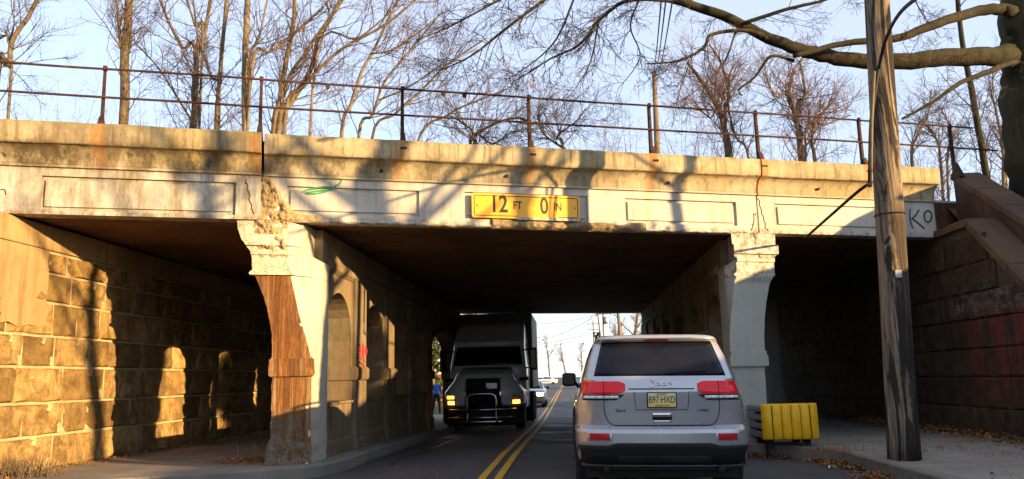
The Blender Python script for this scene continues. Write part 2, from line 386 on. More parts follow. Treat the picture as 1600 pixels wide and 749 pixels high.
MAT['silver'] = carpaint('silver_car_paint', (.45,.45,.465), .55, .22, .45); MAT['white_car'] = carpaint('white_car_paint', (.75,.76,.78), .0, .3)
MAT['truck'] = carpaint('grey_green_truck_paint', (.62,.64,.62), .0, .35, .3)
def glass_m(name, c=(.007,.008,.013), rough=.04):
    t = NT(name, rough, 0, .16); t.color(t.ramp(t.noise(t.obj(), 2.5, 4), [(.35, c), (.7, tuple(x*1.8 for x in c))])); return t.m
MAT['glass'] = glass_m('dark_glass')
def redlens():
    t = NT('red_lens', .2, 0, .3); P = t.obj(); g = t.n('TexWave'); t.l(P, g.inputs[0]); g.inputs['Scale'].default_value = 22; g.bands_direction = 'Z'
    t.color(t.mix(t.ramp(g.outputs[1], [(.4, 0), (.6, .4)]), (.50,.006,.012), (.28,.003,.006)))
    t.emit((1,.01,.015), .06); t.p.inputs['Coat Weight'].default_value = .25; return t.m
MAT['red_lens'] = redlens()
MAT['red_reflector'] = flat('red_reflector', (.45,.015,.02), .2, 0, .5, .1, 30)
MAT['red_dull'] = flat('dull_red_lens', (.16,.008,.01), .35, 0, .3, .2, 30)
MAT['badge'] = flat('bright_badge', (.85,.85,.84), .35, .0, .5, .05, 20)
MAT['clear_lens'] = flat('clear_lens', (.75,.75,.75), .25, .2, .5, .5, 30)
MAT['yellow'] = flat('chipped_yellow_paint', (.88,.47,.01), .45, 0, .4, .16, 5, .2)
MAT['galv'] = flat('galvanised_steel', (.34,.34,.33), .5, .7, .4, .25, 6, .1)
MAT['wood_tie'] = bark('old_timber', (.10,.07,.045), (.28,.2,.12))
print('materials done')

# ------------------------------------------------------------------ road, pavements, terrain
def zr(y):
    t = [(-60,0),(14,0),(19,-.08),(24,-.18),(31,-.26),(42,-.24),(70,-.1),(110,.02),(200,.25),(400,.8),(700,1.4)]
    return lerp_tab(t, y)[0]
def crown(x): return -.016*min(abs(x+1.0), 4.2)
def kerb_left(y):
    if y > 12.6: return -3.47
    return lerp_tab([(5,-12.),(9.2,-8.2),(10.4,-5.7),(11.1,-4.3),(11.55,-3.68),(12.3,-3.50),(12.6,-3.47)], y)[0]
KR = lambda y: 3.95 if y < 12.6 else (3.95-(y-12.6)*.75 if y < 14.3 else 2.62)
def strip(name, ys, xl, xr, zf, mat, nx=8, parent=None, **kw):
    m = MB(); n = nx+1; vs = []; fs = []
    for y in ys:
        a, b = xl(y), xr(y)
        for i in range(n):
            x = a+(b-a)*i/nx; vs.append((x, y, zf(x, y)))
    for j in range(len(ys)-1):
        for i in range(nx): fs.append((j*n+i, j*n+i+1, (j+1)*n+i+1, (j+1)*n+i))
    m.add(vs, fs); return m.build(name, mat, parent, smooth=True, **kw)
ys_fine = [y for y in np.arange(-14, 14, .35)] + [y for y in np.arange(14, 60, 1.0)] + [y for y in np.arange(60, 420, 8.)]
road = strip('road', ys_fine, lambda y: -14. if y < 32 else -6.3, lambda y: 5.2, lambda x, y: zr(y)+crown(x), MAT['asphalt'], 14, kind='structure')
for xo in (-1.20, -.98):
    strip('yellow_line', [y for y in ys_fine if y > -10], lambda y, xo=xo: xo-.052, lambda y, xo=xo: xo+.052, lambda x, y: zr(y)+crown(x)+.004, MAT['yellow_paint'], 1, road)
strip('edge_line', [y for y in ys_fine if y > 36], lambda y: 2.5, lambda y: 2.62, lambda x, y: zr(y)+crown(x)+.004, MAT['white_paint'], 1, road)
strip('edge_line', [y for y in ys_fine if y > 36], lambda y: -4.9, lambda y: -4.78, lambda x, y: zr(y)+crown(x)+.004, MAT['white_paint'], 1, road)
m = MB(); m.add([(-4.7,57,zr(57)-.02),(-1.2,57,zr(57)+.008),(-1.2,57.5,zr(57.5)+.008),(-4.7,57.5,zr(57.5)-.02)], [(0,1,2,3)])
m.build('stop_line', MAT['white_paint'], road)
def gz(x, y):
    b = zr(y)-.16 + (nz((x*.15, y*.15, 3.))*.25 if abs(x) > 9 else 0)
    if y > 40 and abs(x) > 6: b += .10
    if abs(x) > 30: b += min(6, (abs(x)-30)*.02)
    return b
m = MB(); gx = [-1500,-700,-300,-150,-80,-50,-35,-25,-18,-14,-10,-7,-4,-1,2,5,8,11,14,18,25,35,50,80,150,300,700,1500]; gy = list(range(-60,140,4))+[160,200,260,350,500,800,1500,3000]
vs = [(x, y, gz(x, y) - (.03 if -8 < x < 7 else 0)) for y in gy for x in gx]; n = len(gx)
m.add(vs, [(j*n+i, j*n+i+1, (j+1)*n+i+1, (j+1)*n+i) for j in range(len(gy)-1) for i in range(n-1)])
m.build('ground', MAT['ground'], smooth=True, kind='structure')
# pavements are raised slabs with joints; each flag is a piece of its own
def side_slab(x0f, x1f, ya, yb, name, zoff=.15):
    m = MB(); ks = 4; lo = []
    N = 5
    for k in range(ks+1):
        y = ya+(yb-ya)*k/ks; lo.append((y, x0f(y), x1f(y)))
    vs = []; fs = []
    for y, a, b in lo:
        for i in range(N+1):
            x = a+(b-a)*i/N; vs.append((x, y, zr(y)+zoff-.02+nz((x*.9, y*.9, 1.7))*.012))
    for k in range(ks):
        for i in range(N): fs.append((k*(N+1)+i, k*(N+1)+i+1, (k+1)*(N+1)+i+1, (k+1)*(N+1)+i))
    nb = len(vs); vs += [(x, y, z-.3) for x, y, z in vs[:]]
    rim = [i for i in range(N+1)] + [k*(N+1)+N for k in range(1, ks+1)] + [ks*(N+1)+i for i in range(N-1,-1,-1)] + [k*(N+1) for k in range(ks-1,0,-1)]
    for a, b in zip(rim, rim[1:]+rim[:1]): fs.append((b, a, a+nb, b+nb))
    m.add(vs, fs); return m
def pavement(name, x0f, x1f, y0, y1, step, label=None):
    base = MB(); ys = np.arange(y0, y1+.01, .5)
    base.loft([[(x0f(y)+.03, y, zr(y)-.25), (x1f(y)-.03, y, zr(y)-.25), (x1f(y)-.03, y, zr(y)+.115), (x0f(y)+.03, y, zr(y)+.115)] for y in ys])
    o = base.build(name, MAT['kerb'], kind='structure'); y = y0
    while y < y1:
        e = min(y+step, y1); side_slab(x0f, x1f, y+.008, e-.008, 'paving_flag').build('paving_flag', MAT['sidewalk'], o); y = e
    return o
WL, WR = -7.8, 7.05                      # abutment wall faces
lw = lambda y: WL-.02
sl_ = pavement('sidewalk', lw, lambda y: kerb_left(y)-.17, 9.2, 34, 1.55)
sr_ = pavement('sidewalk', lambda y: KR(y)+.17, lambda y: WR+.02, 2.0, 34, 1.6)
def kerb(name, xf, y0, y1, side, parent):
    y = y0; 
    while y < y1:
        e = min(y+1.3, y1); yy = np.linspace(y+.006, e-.006, 5)
        L = []
        for q in yy:
            x = xf(q); w = .17*side; z = zr(q)
            L.append([(x, q, z-.25), (x+w*.98, q, z-.25), (x+w*.98, q, z+.135), (x+w*.15, q, z+.135), (x, q, z+.11)])
        if side < 0: L = [l[::-1] for l in L]
        MB().loft(L).build(name, MAT['kerb'], parent, bevel=.008); y = e
kerb('kerbstone', kerb_left, 9.2, 34, -1, sl_); kerb('kerbstone', KR, 2.0, 34, 1, sr_)

def near_line(x): return 13.16+.3396*x
def terr(x, y):
    s = y-near_line(x)
    z = 4.55
    k = .8 if x > 0 else .7
    if s < .5: z = 4.55-(.5-s)*k
    if s > 17.2: z = 4.55-(s-17.2)*.62
    lowg = zr(y)-.1
    if x > 0:
        H = 3.15+.21*(y-5) if y > 5 else 3.15
        H = min(H, 5.0) + .45*smooth01((y-11.4)/1.4)
        bank = H*smooth01((x-7.7)/2.6)
        if y > 18: bank *= 0.
        if x > 30: bank *= max(.25, 1-(x-30)*.05)
        bank *= smooth01((y+22)/8)
        z = max(z, bank)
    z = max(z, lowg)
    return z + nz((x*.5, y*.5, 5.))*.14*(1 if z > lowg+.2 else .2) + nz((x*1.9, y*1.9, 8.))*.05
def terrain(x0, x1, y0, y1, st):
    xs = np.arange(x0, x1+.01, st); ys = np.arange(y0, y1+.01, st); n = len(xs); m = MB()
    m.add([(x, y, terr(x, y)) for y in ys for x in xs], [(j*n+i, j*n+i+1, (j+1)*n+i+1, (j+1)*n+i) for j in range(len(ys)-1) for i in range(n-1)])
    return m.build('embankment', MAT['soil'], smooth=True, kind='structure')
terrain(7.58, 44.2, -24, 42, .6); terrain(-46, -8.35, -4, 42, .75)

# ------------------------------------------------------------------ the bridge
BR = thing('railway_bridge', 'weathered cream concrete railway bridge spanning the road on two arcaded piers', 'bridge', (-.65, 12.94, 0))
ZB = 3.74
def panel_list(u0, u1, z0, z1): return (u0, u1, z0, z1)
def fascia(u0, u1, panels, nb=0.0, ends=True):
    "flat face with recessed panels, z ZB..4.42 , plus ledge, cove and coping"
    m = MB()
    us = [u0]; pan = sorted(panels)
    # face pieces around panels
    def q(a, b, c, d, n0, n1=None, n2=None, n3=None):
        m.add([fpt(a[0], n0, a[1]), fpt(b[0], n0 if n1 is None else n1, b[1]), fpt(c[0], n0 if n2 is None else n2, c[1]), fpt(d[0], n0 if n3 is None else n3, d[1])], [(0,1,2,3)])
    zt = 4.42; cur = u0
    for (a, b, c, d) in pan:
        q((cur, ZB), (a, ZB), (a, zt), (cur, zt), nb)
        q((a, ZB), (b, ZB), (b, c), (a, c), nb); q((a, d), (b, d), (b, zt), (a, zt), nb)
        i = .055; dep = .045
        n1 = nb-dep
        # reveal, recessed border, raised field step
        q((a, c), (a, d), (a, d), (a, c), nb, nb, n1, n1); q((b, d), (b, c), (b, c), (b, d), nb, nb, n1, n1)
        q((a, c), (b, c), (b, c), (a, c), n1, n1, nb, nb); q((a, d), (b, d), (b, d), (a, d), nb, nb, n1, n1)
        q((a, c), (b, c), (b-i, c+i), (a+i, c+i), n1); q((b, c), (b, d), (b-i, d-i), (b-i, c+i), n1)
        q((b, d), (a, d), (a+i, d-i), (b-i, d-i), n1); q((a, d), (a, c), (a+i, c+i), (a+i, d-i), n1)
        n2 = nb-.012; A, B, C, D = a+i, b-i, c+i, d-i
        q((A, C), (A, D), (A, D), (A, C), n1, n1, n2, n2); q((B, D), (B, C), (B, C), (B, D), n1, n1, n2, n2)
        q((A, C), (B, C), (B, C), (A, C), n1, n1, n2, n2); q((A, D), (B, D), (B, D), (A, D), n2, n2, n1, n1)
        q((A, C), (B, C), (B, D), (A, D), n2)
        cur = b
    q((cur, ZB), (u1, ZB), (u1, zt), (cur, zt), nb)
    # body behind, soffit lip
    prof = [(nb, zt), (nb+.045, zt+.005), (nb+.05, zt+.04), (nb+.03, zt+.05)]
    for k in range(7):
        t = k/6; prof.append((nb+.035+.165*(1-math.cos(t*math.pi/2)), zt+.055+.255*math.sin(t*math.pi/2)))
    prof += [(nb+.215, 4.745), (nb+.22, 4.765), (nb+.235, 4.80), (nb+.235, 5.015), (nb+.215, 5.045), (nb-.26, 5.06), (nb-.30, 5.04), (nb-.30, ZB+.004), (nb, ZB)]
    nseg = max(2, int((u1-u0)/.12)); loops = []
    for k in range(nseg+1):
        u = u0+(u1-u0)*k/nseg
        L = []
        for (nn, z) in prof:
            w = nz((u*2.1, nn*9, z*5))*.006 + (nz((u*6, nn*9, z*9))*.008 if z > 4.7 else 0)
            L.append(fpt(u, nn+w*(1 if nn > nb else 0), z+(w if nn > nb+.1 else 0)))
        loops.append(L)
    n = len(prof); vs = [p for l in loops for p in l]
    fs = [(i*n+j, (i+1)*n+j, (i+1)*n+j+1, i*n+j+1) for i in range(nseg) for j in range(n-1)]
    m.add(vs, fs)
    m.add(loops[0], [tuple(range(n))]); m.add(loops[-1], [tuple(range(n-1, -1, -1))])
    return m
def bpart(m, name, mat, **kw): return m.build(name, MAT[mat], BR, origin=BR['_o'], **kw)
f_l = bpart(fascia(-13.0, -4.165, [(-7.15, -4.52, 3.80, 4.30), (-12.5, -8.1, 3.80, 4.30)], .055), 'fascia', 'bridge', auto=30)
f_m = bpart(fascia(-4.125, 4.335, [(-3.78, -1.74, 3.86, 4.29), (-1.0, 1.12, 3.86, 4.30), (1.80, 3.93, 3.86, 4.29)]), 'fascia', 'bridge', auto=30)
f_r = bpart(fascia(4.365, 8.18, [(4.72, 7.0, 3.86, 4.29)]), 'fascia', 'bridge', auto=30)
# deck slab with cross joints, and ballast
for (u0, u1) in ((-13.0, -4.28), (-4.24, 4.34), (4.36, 9.2)):
    m = MB(); D = 17.4
    def dp(u, k, z): b = fpt(u, -.31, z); return (b[0], b[1]+k, z)
    for k in range(20):
        a, b = D*k/20+.0, D*(k+1)/20-.025; zz = ZB+.02+.016*((k*7919) % 5)/5
        m.hexa([dp(u0,a,zz),dp(u1,a,zz),dp(u1,b,zz),dp(u0,b,zz),dp(u0,a,4.5),dp(u1,a,4.5),dp(u1,b,4.5),dp(u0,b,4.5)])
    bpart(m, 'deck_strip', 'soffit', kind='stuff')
    m = MB(); dpp = [dp(u0,.0,4.505),dp(u1,.0,4.505),dp(u1,D,4.505),dp(u0,D,4.505),dp(u0,.3,4.62),dp(u1,.3,4.62),dp(u1,D-.3,4.62),dp(u0,D-.3,4.62)]
    bpart(m.hexa(dpp), 'ballast', 'ballast')
m = MB(); m.hexa([dp(-13,17.42,ZB),dp(9.2,17.42,ZB),dp(9.2,17.9,ZB),dp(-13,17.9,ZB),dp(-13,17.42,5.0),dp(9.2,17.42,5.0),dp(9.2,17.9,5.0),dp(-13,17.9,5.0)])
bpart(m, 'far_parapet', 'pier_plain')
m = MB()
for u in (-4.145, 4.35):
    m.hexa([fpt(u-.09,-.29,3.80),fpt(u+.09,-.29,3.80),fpt(u+.09,-.05,3.80),fpt(u-.09,-.05,3.80),fpt(u-.09,-.29,5.0),fpt(u+.09,-.29,5.0),fpt(u+.09,-.05,5.0),fpt(u-.09,-.05,5.0)][:4]+[fpt(u-.09,-.29,5.0),fpt(u+.09,-.29,5.0),fpt(u+.09,-.05,5.0),fpt(u-.09,-.05,5.0)])
bpart(m, 'joint_filler', 'crack', kind='stuff')
# rubble lip: spalled lower edge under the sign
def rough_strip(u0, u1, z0f, z1f, nf, nu, nv, amp, seed, freq=9):
    m = MB(); vs = []; 
    for i in range(nu+1):
        u = u0+(u1-u0)*i/nu
        for j in range(nv+1):
            t = j/nv; z = z0f(u)+(z1f(u)-z0f(u))*t
            edge = min(1, 4*t, 4*(1-t), 6*i/nu, 6*(1-i/nu))
            d = mnoise.fractal(Vector((u*freq, z*freq, seed)), 1.0, 2.0, 5)*amp*max(.15, edge)
            vs.append(fpt(u+nz((u*15, z*15, seed+3))*.015, nf(u, t)+d, z+nz((u*13, z*13, seed+7))*.02*edge))
    m.add(vs, [(i*(nv+1)+j, (i+1)*(nv+1)+j, (i+1)*(nv+1)+j+1, i*(nv+1)+j+1) for i in range(nu) for j in range(nv)])
    return m
bpart(rough_strip(-.55, 2.15, lambda u: ZB-.03-.05*abs(nz((u*2.3, 1., 1.))), lambda u: ZB+.10+.06*nz((u*2.7, 3., 1.)), lambda u, t: .02+.03*math.sin(t*3.14)-.16*max(0,.25-t), 90, 9, .05, 4.), 'spalled_edge', 'broken', auto=60)
bpart(rough_strip(-4.06, -.4, lambda u: ZB-.018-.02*abs(nz((u*3, 5., 1.))), lambda u: ZB+.035+.02*nz((u*3, 7., 1.)), lambda u, t: .012+.01*math.sin(t*3.14)-.1*max(0,.25-t), 90, 6, .016, 14.), 'spalled_edge', 'bridge', auto=60)
bpart(rough_strip(2.1, 4.33, lambda u: ZB-.018-.02*abs(nz((u*3, 5., 1.))), lambda u: ZB+.035+.02*nz((u*3, 7., 1.)), lambda u, t: .012+.01*math.sin(t*3.14)-.1*max(0,.25-t), 60, 6, .016, 24.), 'spalled_edge', 'bridge', auto=60)

# piers ---------------------------------------------------------------------
def pier_nose(tab, mirror, amp, mats, zcap, inner_lo, inner_hi, back):
    "tab rows: z, u_outer, u_inner, chamfer(0..1 m along the tunnel side). Split at zcap into shaft and capital."
    def section(z):
        uo, ui, ch = lerp_tab(tab, z)
        no = .05 if 1.395 <= z <= 1.655 else (.045 if z < .44 else (.045 if 2.903 <= z <= 2.965 else (.03 if 3.21 < z < 3.29 else (.05 if 3.35 < z < 3.525 else 0.))))
        A = np.array(fpt(uo, no, z)[:2]); B = np.array(fpt(ui, no, z)[:2])
        xin = inner_hi if z > 3.27 else (inner_lo if z < 3.17 else inner_lo+(inner_hi-inner_lo)*(z-3.17)/.10)
        yc = near_line(xin)+ch
        if ch < .03: xin2 = B[0]
        C_ = np.array([xin, max(yc, B[1]+.02)]); D_ = np.array([xin, back]); E_ = np.array([A[0], back])
        corners = [A, B, C_, D_, E_]; cnt = [14, 4, 8, 5, 10]; pts = []
        for i in range(5):
            p, q = corners[i], corners[(i+1) % 5]
            for k in range(cnt[i]):
                w = k/cnt[i]; pts.append(p+(q-p)*w)
        out = []; c = np.mean(corners, axis=0)
        for i, p in enumerate(pts):
            d = p-c; d /= np.linalg.norm(d)+1e-6
            a = amp(z)
            f = mnoise.fractal(Vector((p[0]*6, p[1]*6, z*6)), 1.0, 2.0, 5)*a
            if i in (0, 14): f -= abs(nz((z*11, i, 2.)))*a*1.2
            out.append((p[0]+d[0]*f, p[1]+d[1]*f, z))
        return out if not mirror else out[::-1]
    return section
def build_nose(sec, z0, z1, step, name, mat, parent, mat2=None):
    zs = list(np.arange(z0, z1, step))+[z1]
    zs = sorted(set([round(z, 4) for z in zs]+[z for z in (.435,.445,1.394,1.396,1.654,1.656,2.966,2.968,3.205,3.215,3.285,3.295,3.345,3.355,3.52,3.53) if z0 < z < z1]))
    o = MB().loft([sec(z) for z in zs]).build(name, [MAT[mat], MAT[mat2 or mat]], parent, origin=parent['_o'], auto=38)
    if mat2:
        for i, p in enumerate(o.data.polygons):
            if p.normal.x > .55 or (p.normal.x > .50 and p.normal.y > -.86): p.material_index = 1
    return o
tabL = [(-.2,-4.0,-3.34,.0),(.15,-4.0,-3.34,.0),(.42,-3.98,-3.35,.0),(.5,-3.94,-3.36,.0),(1.39,-3.93,-3.36,.0),(1.40,-3.985,-3.32,.0),(1.65,-3.985,-3.33,.0),(1.66,-3.94,-3.37,.02),
        (2.04,-3.95,-3.48,.15),(2.3,-4.0,-3.56,.25),(2.6,-4.09,-3.63,.35),(2.90,-4.22,-3.70,.42),(2.905,-4.31,-3.66,.42),(2.96,-4.30,-3.66,.42),(2.97,-4.25,-3.70,.44),(3.2,-4.28,-3.74,.46),(3.21,-4.29,-3.74,.46),(3.28,-4.30,-3.71,.25),(3.3,-4.33,-3.70,.2),(3.45,-4.43,-3.70,.15),(3.6,-4.48,-3.70,.12),(3.735,-4.49,-3.69,.1)]
arcL = None
ARC = []
def arcade(xa, xb, side, name, label=None, no_sill=5):
    "arched wall between xa<xb; side +1 when its road face is xb"
    m = MB(); A0 = 12.5 if side > 0 else 14.9; pit = 2.48; nb = 7
    xr_, xo_ = (xb, xa) if side > 0 else (xa, xb)
    zs, zc, sill = 2.02, 2.80, .95
    opens = [(A0+.12+pit*k, A0+1.72+pit*k) for k in range(nb)]
    yend = 31.2 if side < 0 else 28.8
    opens = [o for o in opens if o[1] < yend-.3]
    if side > 0: opens = opens[:4]+[(22.54, 28.1)]
    prev = A0 - .05
    bx = lambda y0, y1, z0, z1: m.box(xa, xb, y0, y1, z0, z1)
    for k, (a, b) in enumerate(opens):
        bx(prev, a, -.5, 3.72)
        zsill = sill if k != no_sill-1 else -.5
        if k != no_sill-1: bx(a, b, -.5, sill)
        # arched head
        n = 14; pts = [(a+(b-a)*i/n, zs+(zc-zs)*math.sqrt(max(0, 1-(2*i/n-1)**2))) for i in range(n+1)]
        for (y0, z0), (y1, z1) in zip(pts[:-1], pts[1:]):
            m.hexa([(xa,y0,z0),(xb,y0,z0),(xb,y1,z1),(xa,y1,z1),(xa,y0,3.72),(xb,y0,3.72),(xb,y1,3.72),(xa,y1,3.72)])
        prev = b
    bx(prev, yend, -.5, 3.72)
    o = bpart(m, name, 'pier_side')
    o['_o'] = list(BR['_o'])
    s = side; xf = xr_
    # pilasters, impost bands, plinths
    edges = [(12.72, 12.62)] 
    prev = 11.95
    for k, (a, b) in enumerate(opens+[(yend, yend+1)]):
        y0, y1 = prev+.06, a-.05
        if k > 0:
            pm = MB(); zz = [-.5, .28, .30, 1.30, 1.31, 3.12, 3.3, 3.71]; dd = [.10,.10,.07,.07,.06,.06,.02,.02]
            L = [[(xo_+.1*s, y0, z), (xf+d*s, y0, z), (xf+d*s, y1, z), (xo_+.1*s, y1, z)] for z, d in zip(zz, dd)]
            if s < 0: L = [l[::-1] for l in L]
            pm.loft(L).build('pilaster', MAT['pier_side'], o, origin=BR['_o'], bevel=.015)
            bm_ = MB(); zz = [1.325,1.335,1.38,1.53,1.57]; dd = [.075,.105,.12,.12,.075]
            L = [[(xo_-.05*s, y0-.09, z), (xf+d*s, y0-.09, z), (xf+d*s, y1+.09, z), (xo_-.05*s, y1+.09, z)] for z, d in zip(zz, dd)]
            if s < 0: L = [l[::-1] for l in L]
            bm_.loft(L).build('impost_band', MAT['pier_side'], o, origin=BR['_o'], bevel=.01)
        if k < len(opens) and k != no_sill-1:
            pm = MB(); L = []
            for z, d in ((-.4,.05),(.34,.05),(.38,.02),(.9,.02),(.935,.012)):
                L.append([(xf-.05*s, a+.04, z), (xf+d*s, a+.04, z), (xf+d*s, b-.04, z), (xf-.05*s, b-.04, z)])
            if s < 0: L = [l[::-1] for l in L]
            pm.loft(L).build('dado_panel', MAT['pier_side'], o, origin=BR['_o'], bevel=.012)
            sm = MB(); L = []
            for z in (.936, .985):
                L.append([(xo_-.04*s, a+.003, z), (xf+.06*s, a+.003, z), (xf+.06*s, b-.003, z), (xo_-.04*s, b-.003, z)])
            if s < 0: L = [l[::-1] for l in L]
            sm.loft(L).build('sill', MAT['pier_side'], o, origin=BR['_o'], bevel=.015)
        prev = b
    # weathering belt along the head of the wall
    for (ya, yb_) in [(A0+.25+i*2.48, A0+.23+(i+1)*2.48) for i in range(6)]:
        bm_ = MB(); L = []
        for y in (ya, yb_):
            pr = [(xf-.06*s, 3.08), (xf+.012*s, 3.08), (xf+.075*s, 3.14), (xf+.075*s, 3.22), (xf+.0*s, 3.33), (xf-.06*s, 3.33)]
            L.append([(x, y, z) for x, z in (pr if s < 0 else pr[::-1])])
        bm_.loft(L).build('belt_course', MAT['pier_side'], o, origin=BR['_o'], bevel=.008)
    return o
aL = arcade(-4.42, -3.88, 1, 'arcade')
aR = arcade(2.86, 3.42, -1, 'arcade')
secL = pier_nose(tabL, False, lambda z: .014 if z > 1 else .022, None, 2.9, -3.83, -4.02, 12.64)
build_nose(secL, -.25, 2.899, .045, 'pier_shaft', 'pier_rust', aL, 'pier_cream')
build_nose(secL, 2.904, 3.735, .03, 'pier_capital', 'cracked', aL, 'pier_cream')
tabR = [(-.2,4.27,3.58,.0),(.45,4.27,3.58,.0),(.5,4.24,3.6,.0),(1.37,4.25,3.6,.0),(1.38,4.31,3.57,0),(1.56,4.31,3.57,0),(1.57,4.28,3.6,0),(1.9,4.29,3.62,.03),(2.19,4.325,3.66,.1),(2.5,4.385,3.72,.18),(2.8,4.47,3.78,.25),(2.96,4.54,3.81,.28),
        (2.961,4.60,3.80,.26),(3.0,4.61,3.80,.26),(3.02,4.60,3.84,.28),(3.27,4.60,3.86,.3),(3.3,4.61,3.84,.25),(3.36,4.68,3.80,.15),(3.52,4.685,3.795,.12),(3.53,4.66,3.795,.12),(3.735,4.67,3.79,.1)]
secR = pier_nose(tabR, True, lambda z: .004, None, 2.96, 2.82, 3.0, 15.0)
# mirrored: outer is right side
build_nose(secR, -.25, 2.958, .06, 'pier_shaft', 'pier_plain', aR)
build_nose(secR, 2.962, 3.735, .035, 'pier_capital', 'bridge', aR)
# broken haunch over the left pier
mb = MB(); vs = []; nu, nv = 60, 90
for j in range(nv+1):
    z = 3.10+(4.50-3.10)*j/nv
    if z > 3.74:
        t = (z-3.74)/.76; ul = -4.19; ur = -3.55-.55*t+.04*nz((z*7, 1., 2.))
    else:
        t = (3.74-z)/.64; ul = -4.30+.10*t+.05*nz((z*6, 4., 2.)); ur = -3.70-.03*t+.03*nz((z*7, 1., 2.))
    for i in range(nu+1):
        w = i/nu; u = ul+(ur-ul)*w
        e = min(1, 5*w, 5*(1-w), 6*j/nv)
        d = mnoise.fractal(Vector((u*8, z*8, 9.)), 1.0, 2.0, 8)*.075*e + .05*e - .02
        vs.append(fpt(u, d, z))
mb.add(vs, [(j*(nu+1)+i, j*(nu+1)+i+1, (j+1)*(nu+1)+i+1, (j+1)*(nu+1)+i) for j in range(nv) for i in range(nu)])
bpart(mb, 'broken_haunch', 'broken', auto=70)
bpart(rough_strip(-4.0, -3.25, lambda u: ZB-.02, lambda u: ZB+.10+.10*max(0,(-3.45-u)), lambda u, t: .015+.02*math.sin(t*3.14), 30, 10, .04, 33.), 'broken_haunch', 'broken', auto=70)
# hairline cracks over the right pier joint
def ribbon(pts_uz, w, n=.004, th=.003):
    m = MB(); P = np.array(pts_uz, float); T = np.gradient(P, axis=0); T /= np.linalg.norm(T, axis=1, keepdims=True)+1e-9; Nn = np.stack([-T[:,1], T[:,0]], 1)
    L = []
    for p, q in zip(P, Nn):
        a, b = p+q*w/2, p-q*w/2
        L.append([fpt(b[0], n, b[1]), fpt(a[0], n, a[1]), fpt(a[0], n+th, a[1]), fpt(b[0], n+th, b[1])])
    return m.loft(L)
def wig(p0, p1, k, a, seed): return [(p0[0]+(p1[0]-p0[0])*i/k+nz((i*1.3, seed, 0.))*a, p0[1]+(p1[1]-p0[1])*i/k+nz((i*1.3, seed, 5.))*a) for i in range(k+1)]
MAT['ink'] = flat('black_spray_paint', (.035,.035,.05), .7, 0, .3)
MAT['greenspray'] = flat('green_spray_paint', (.03,.26,.10), .7, 0, .3); MAT['redspray'] = flat('red_spray_paint', (.4,.03,.035), .7, 0, .3)
for p0, p1, s in (((4.36,4.42),(4.52,3.76),1),((4.30,4.1),(4.2,3.76),2),((-4.38,4.36),(-4.25,3.8),3),((4.25,3.72),(4.32,3.2),8)):
    c = ribbon(wig(p0, p1, 14, .07, s), .011, .004 if s != 3 else .06, .003); bpart(c, 'crack', 'crack')
# graffiti
def bz(pts, k=8):
    out = []; n = len(pts)
    for i in range(n-1):
        p0, p1, p2, p3 = [np.array(pts[max(0, min(n-1, j))], float) for j in (i-1, i, i+1, i+2)]
        for q in range(k):
            t = q/k; out.append(.5*((2*p1)+(-p0+p2)*t+(2*p0-5*p1+4*p2-p3)*t*t+(-p0+3*p1-3*p2+p3)*t**3))
    out.append(np.array(pts[-1], float)); return out
def graf(strokes, mat, w, parent, n):
    for i, s in enumerate(strokes):
        ribbon(bz(s), w, n+.0012*i, .002).build('graffiti', MAT[mat], parent, origin=BR['_o'])
graf([[(7.62,4.28),(7.60,4.1),(7.63,3.90)], [(7.83,4.27),(7.72,4.15),(7.63,4.08)], [(7.63,4.10),(7.75,4.02),(7.9,3.90)],
      [(8.02,4.26),(7.94,4.2),(7.93,4.08),(8.0,4.03),(8.08,4.1),(8.09,4.22),(8.02,4.26)]], 'ink', .028, f_r, .006)
graf([[(-3.55,4.20),(-3.42,4.26),(-3.2,4.30),(-3.1,4.28),(-3.2,4.22),(-3.38,4.18),(-3.5,4.19),(-3.3,4.23),(-3.12,4.25)], [(-3.08,4.30),(-2.98,4.37),(-2.96,4.47)]], 'greenspray', .022, f_m, .004)
graf([[(-7.95,4.60),(-7.85,4.68),(-7.82,4.56),(-7.72,4.66),(-7.66,4.60),(-7.60,4.55)]], 'ink', .014, f_l, .11)
graf([[(-7.9,4.2),(-7.75,4.28),(-7.68,4.15),(-7.78,4.02),(-7.62,4.08),(-7.58,4.0)]], 'ink', .012, f_l, .060)
# red tag on the second pilaster (road side, plane x = -3.80)
for i, s in enumerate([[(14.42,1.98),(14.40,1.75)], [(14.42,1.98),(14.56,1.95),(14.55,1.86),(14.42,1.84)], [(14.62,1.92),(14.60,1.72),(14.72,1.75),(14.74,1.98)], [(14.70,1.85),(14.86,1.88)], [(14.80,2.0),(14.82,1.72),(14.9,1.66)], [(14.94,1.95),(14.98,1.78),(15.05,1.9)], [(14.5,1.66),(14.72,1.62),(14.9,1.58)]]):
    P = bz(s, 5); MB().tube([(-3.818+.001*i, a[0], a[1]) for a in P], .014, 5).build('graffiti', MAT['redspray'], aL, origin=BR['_o'])
# drain holes in the cove
for u in (-6.95, -4.95, -2.35, -.3, 2.6, 5.6):
    bpart(MB().cyl(fpt(u, -.02, 4.575), fpt(u, .09, 4.575), .025, n=8), 'drain_hole', 'crack')

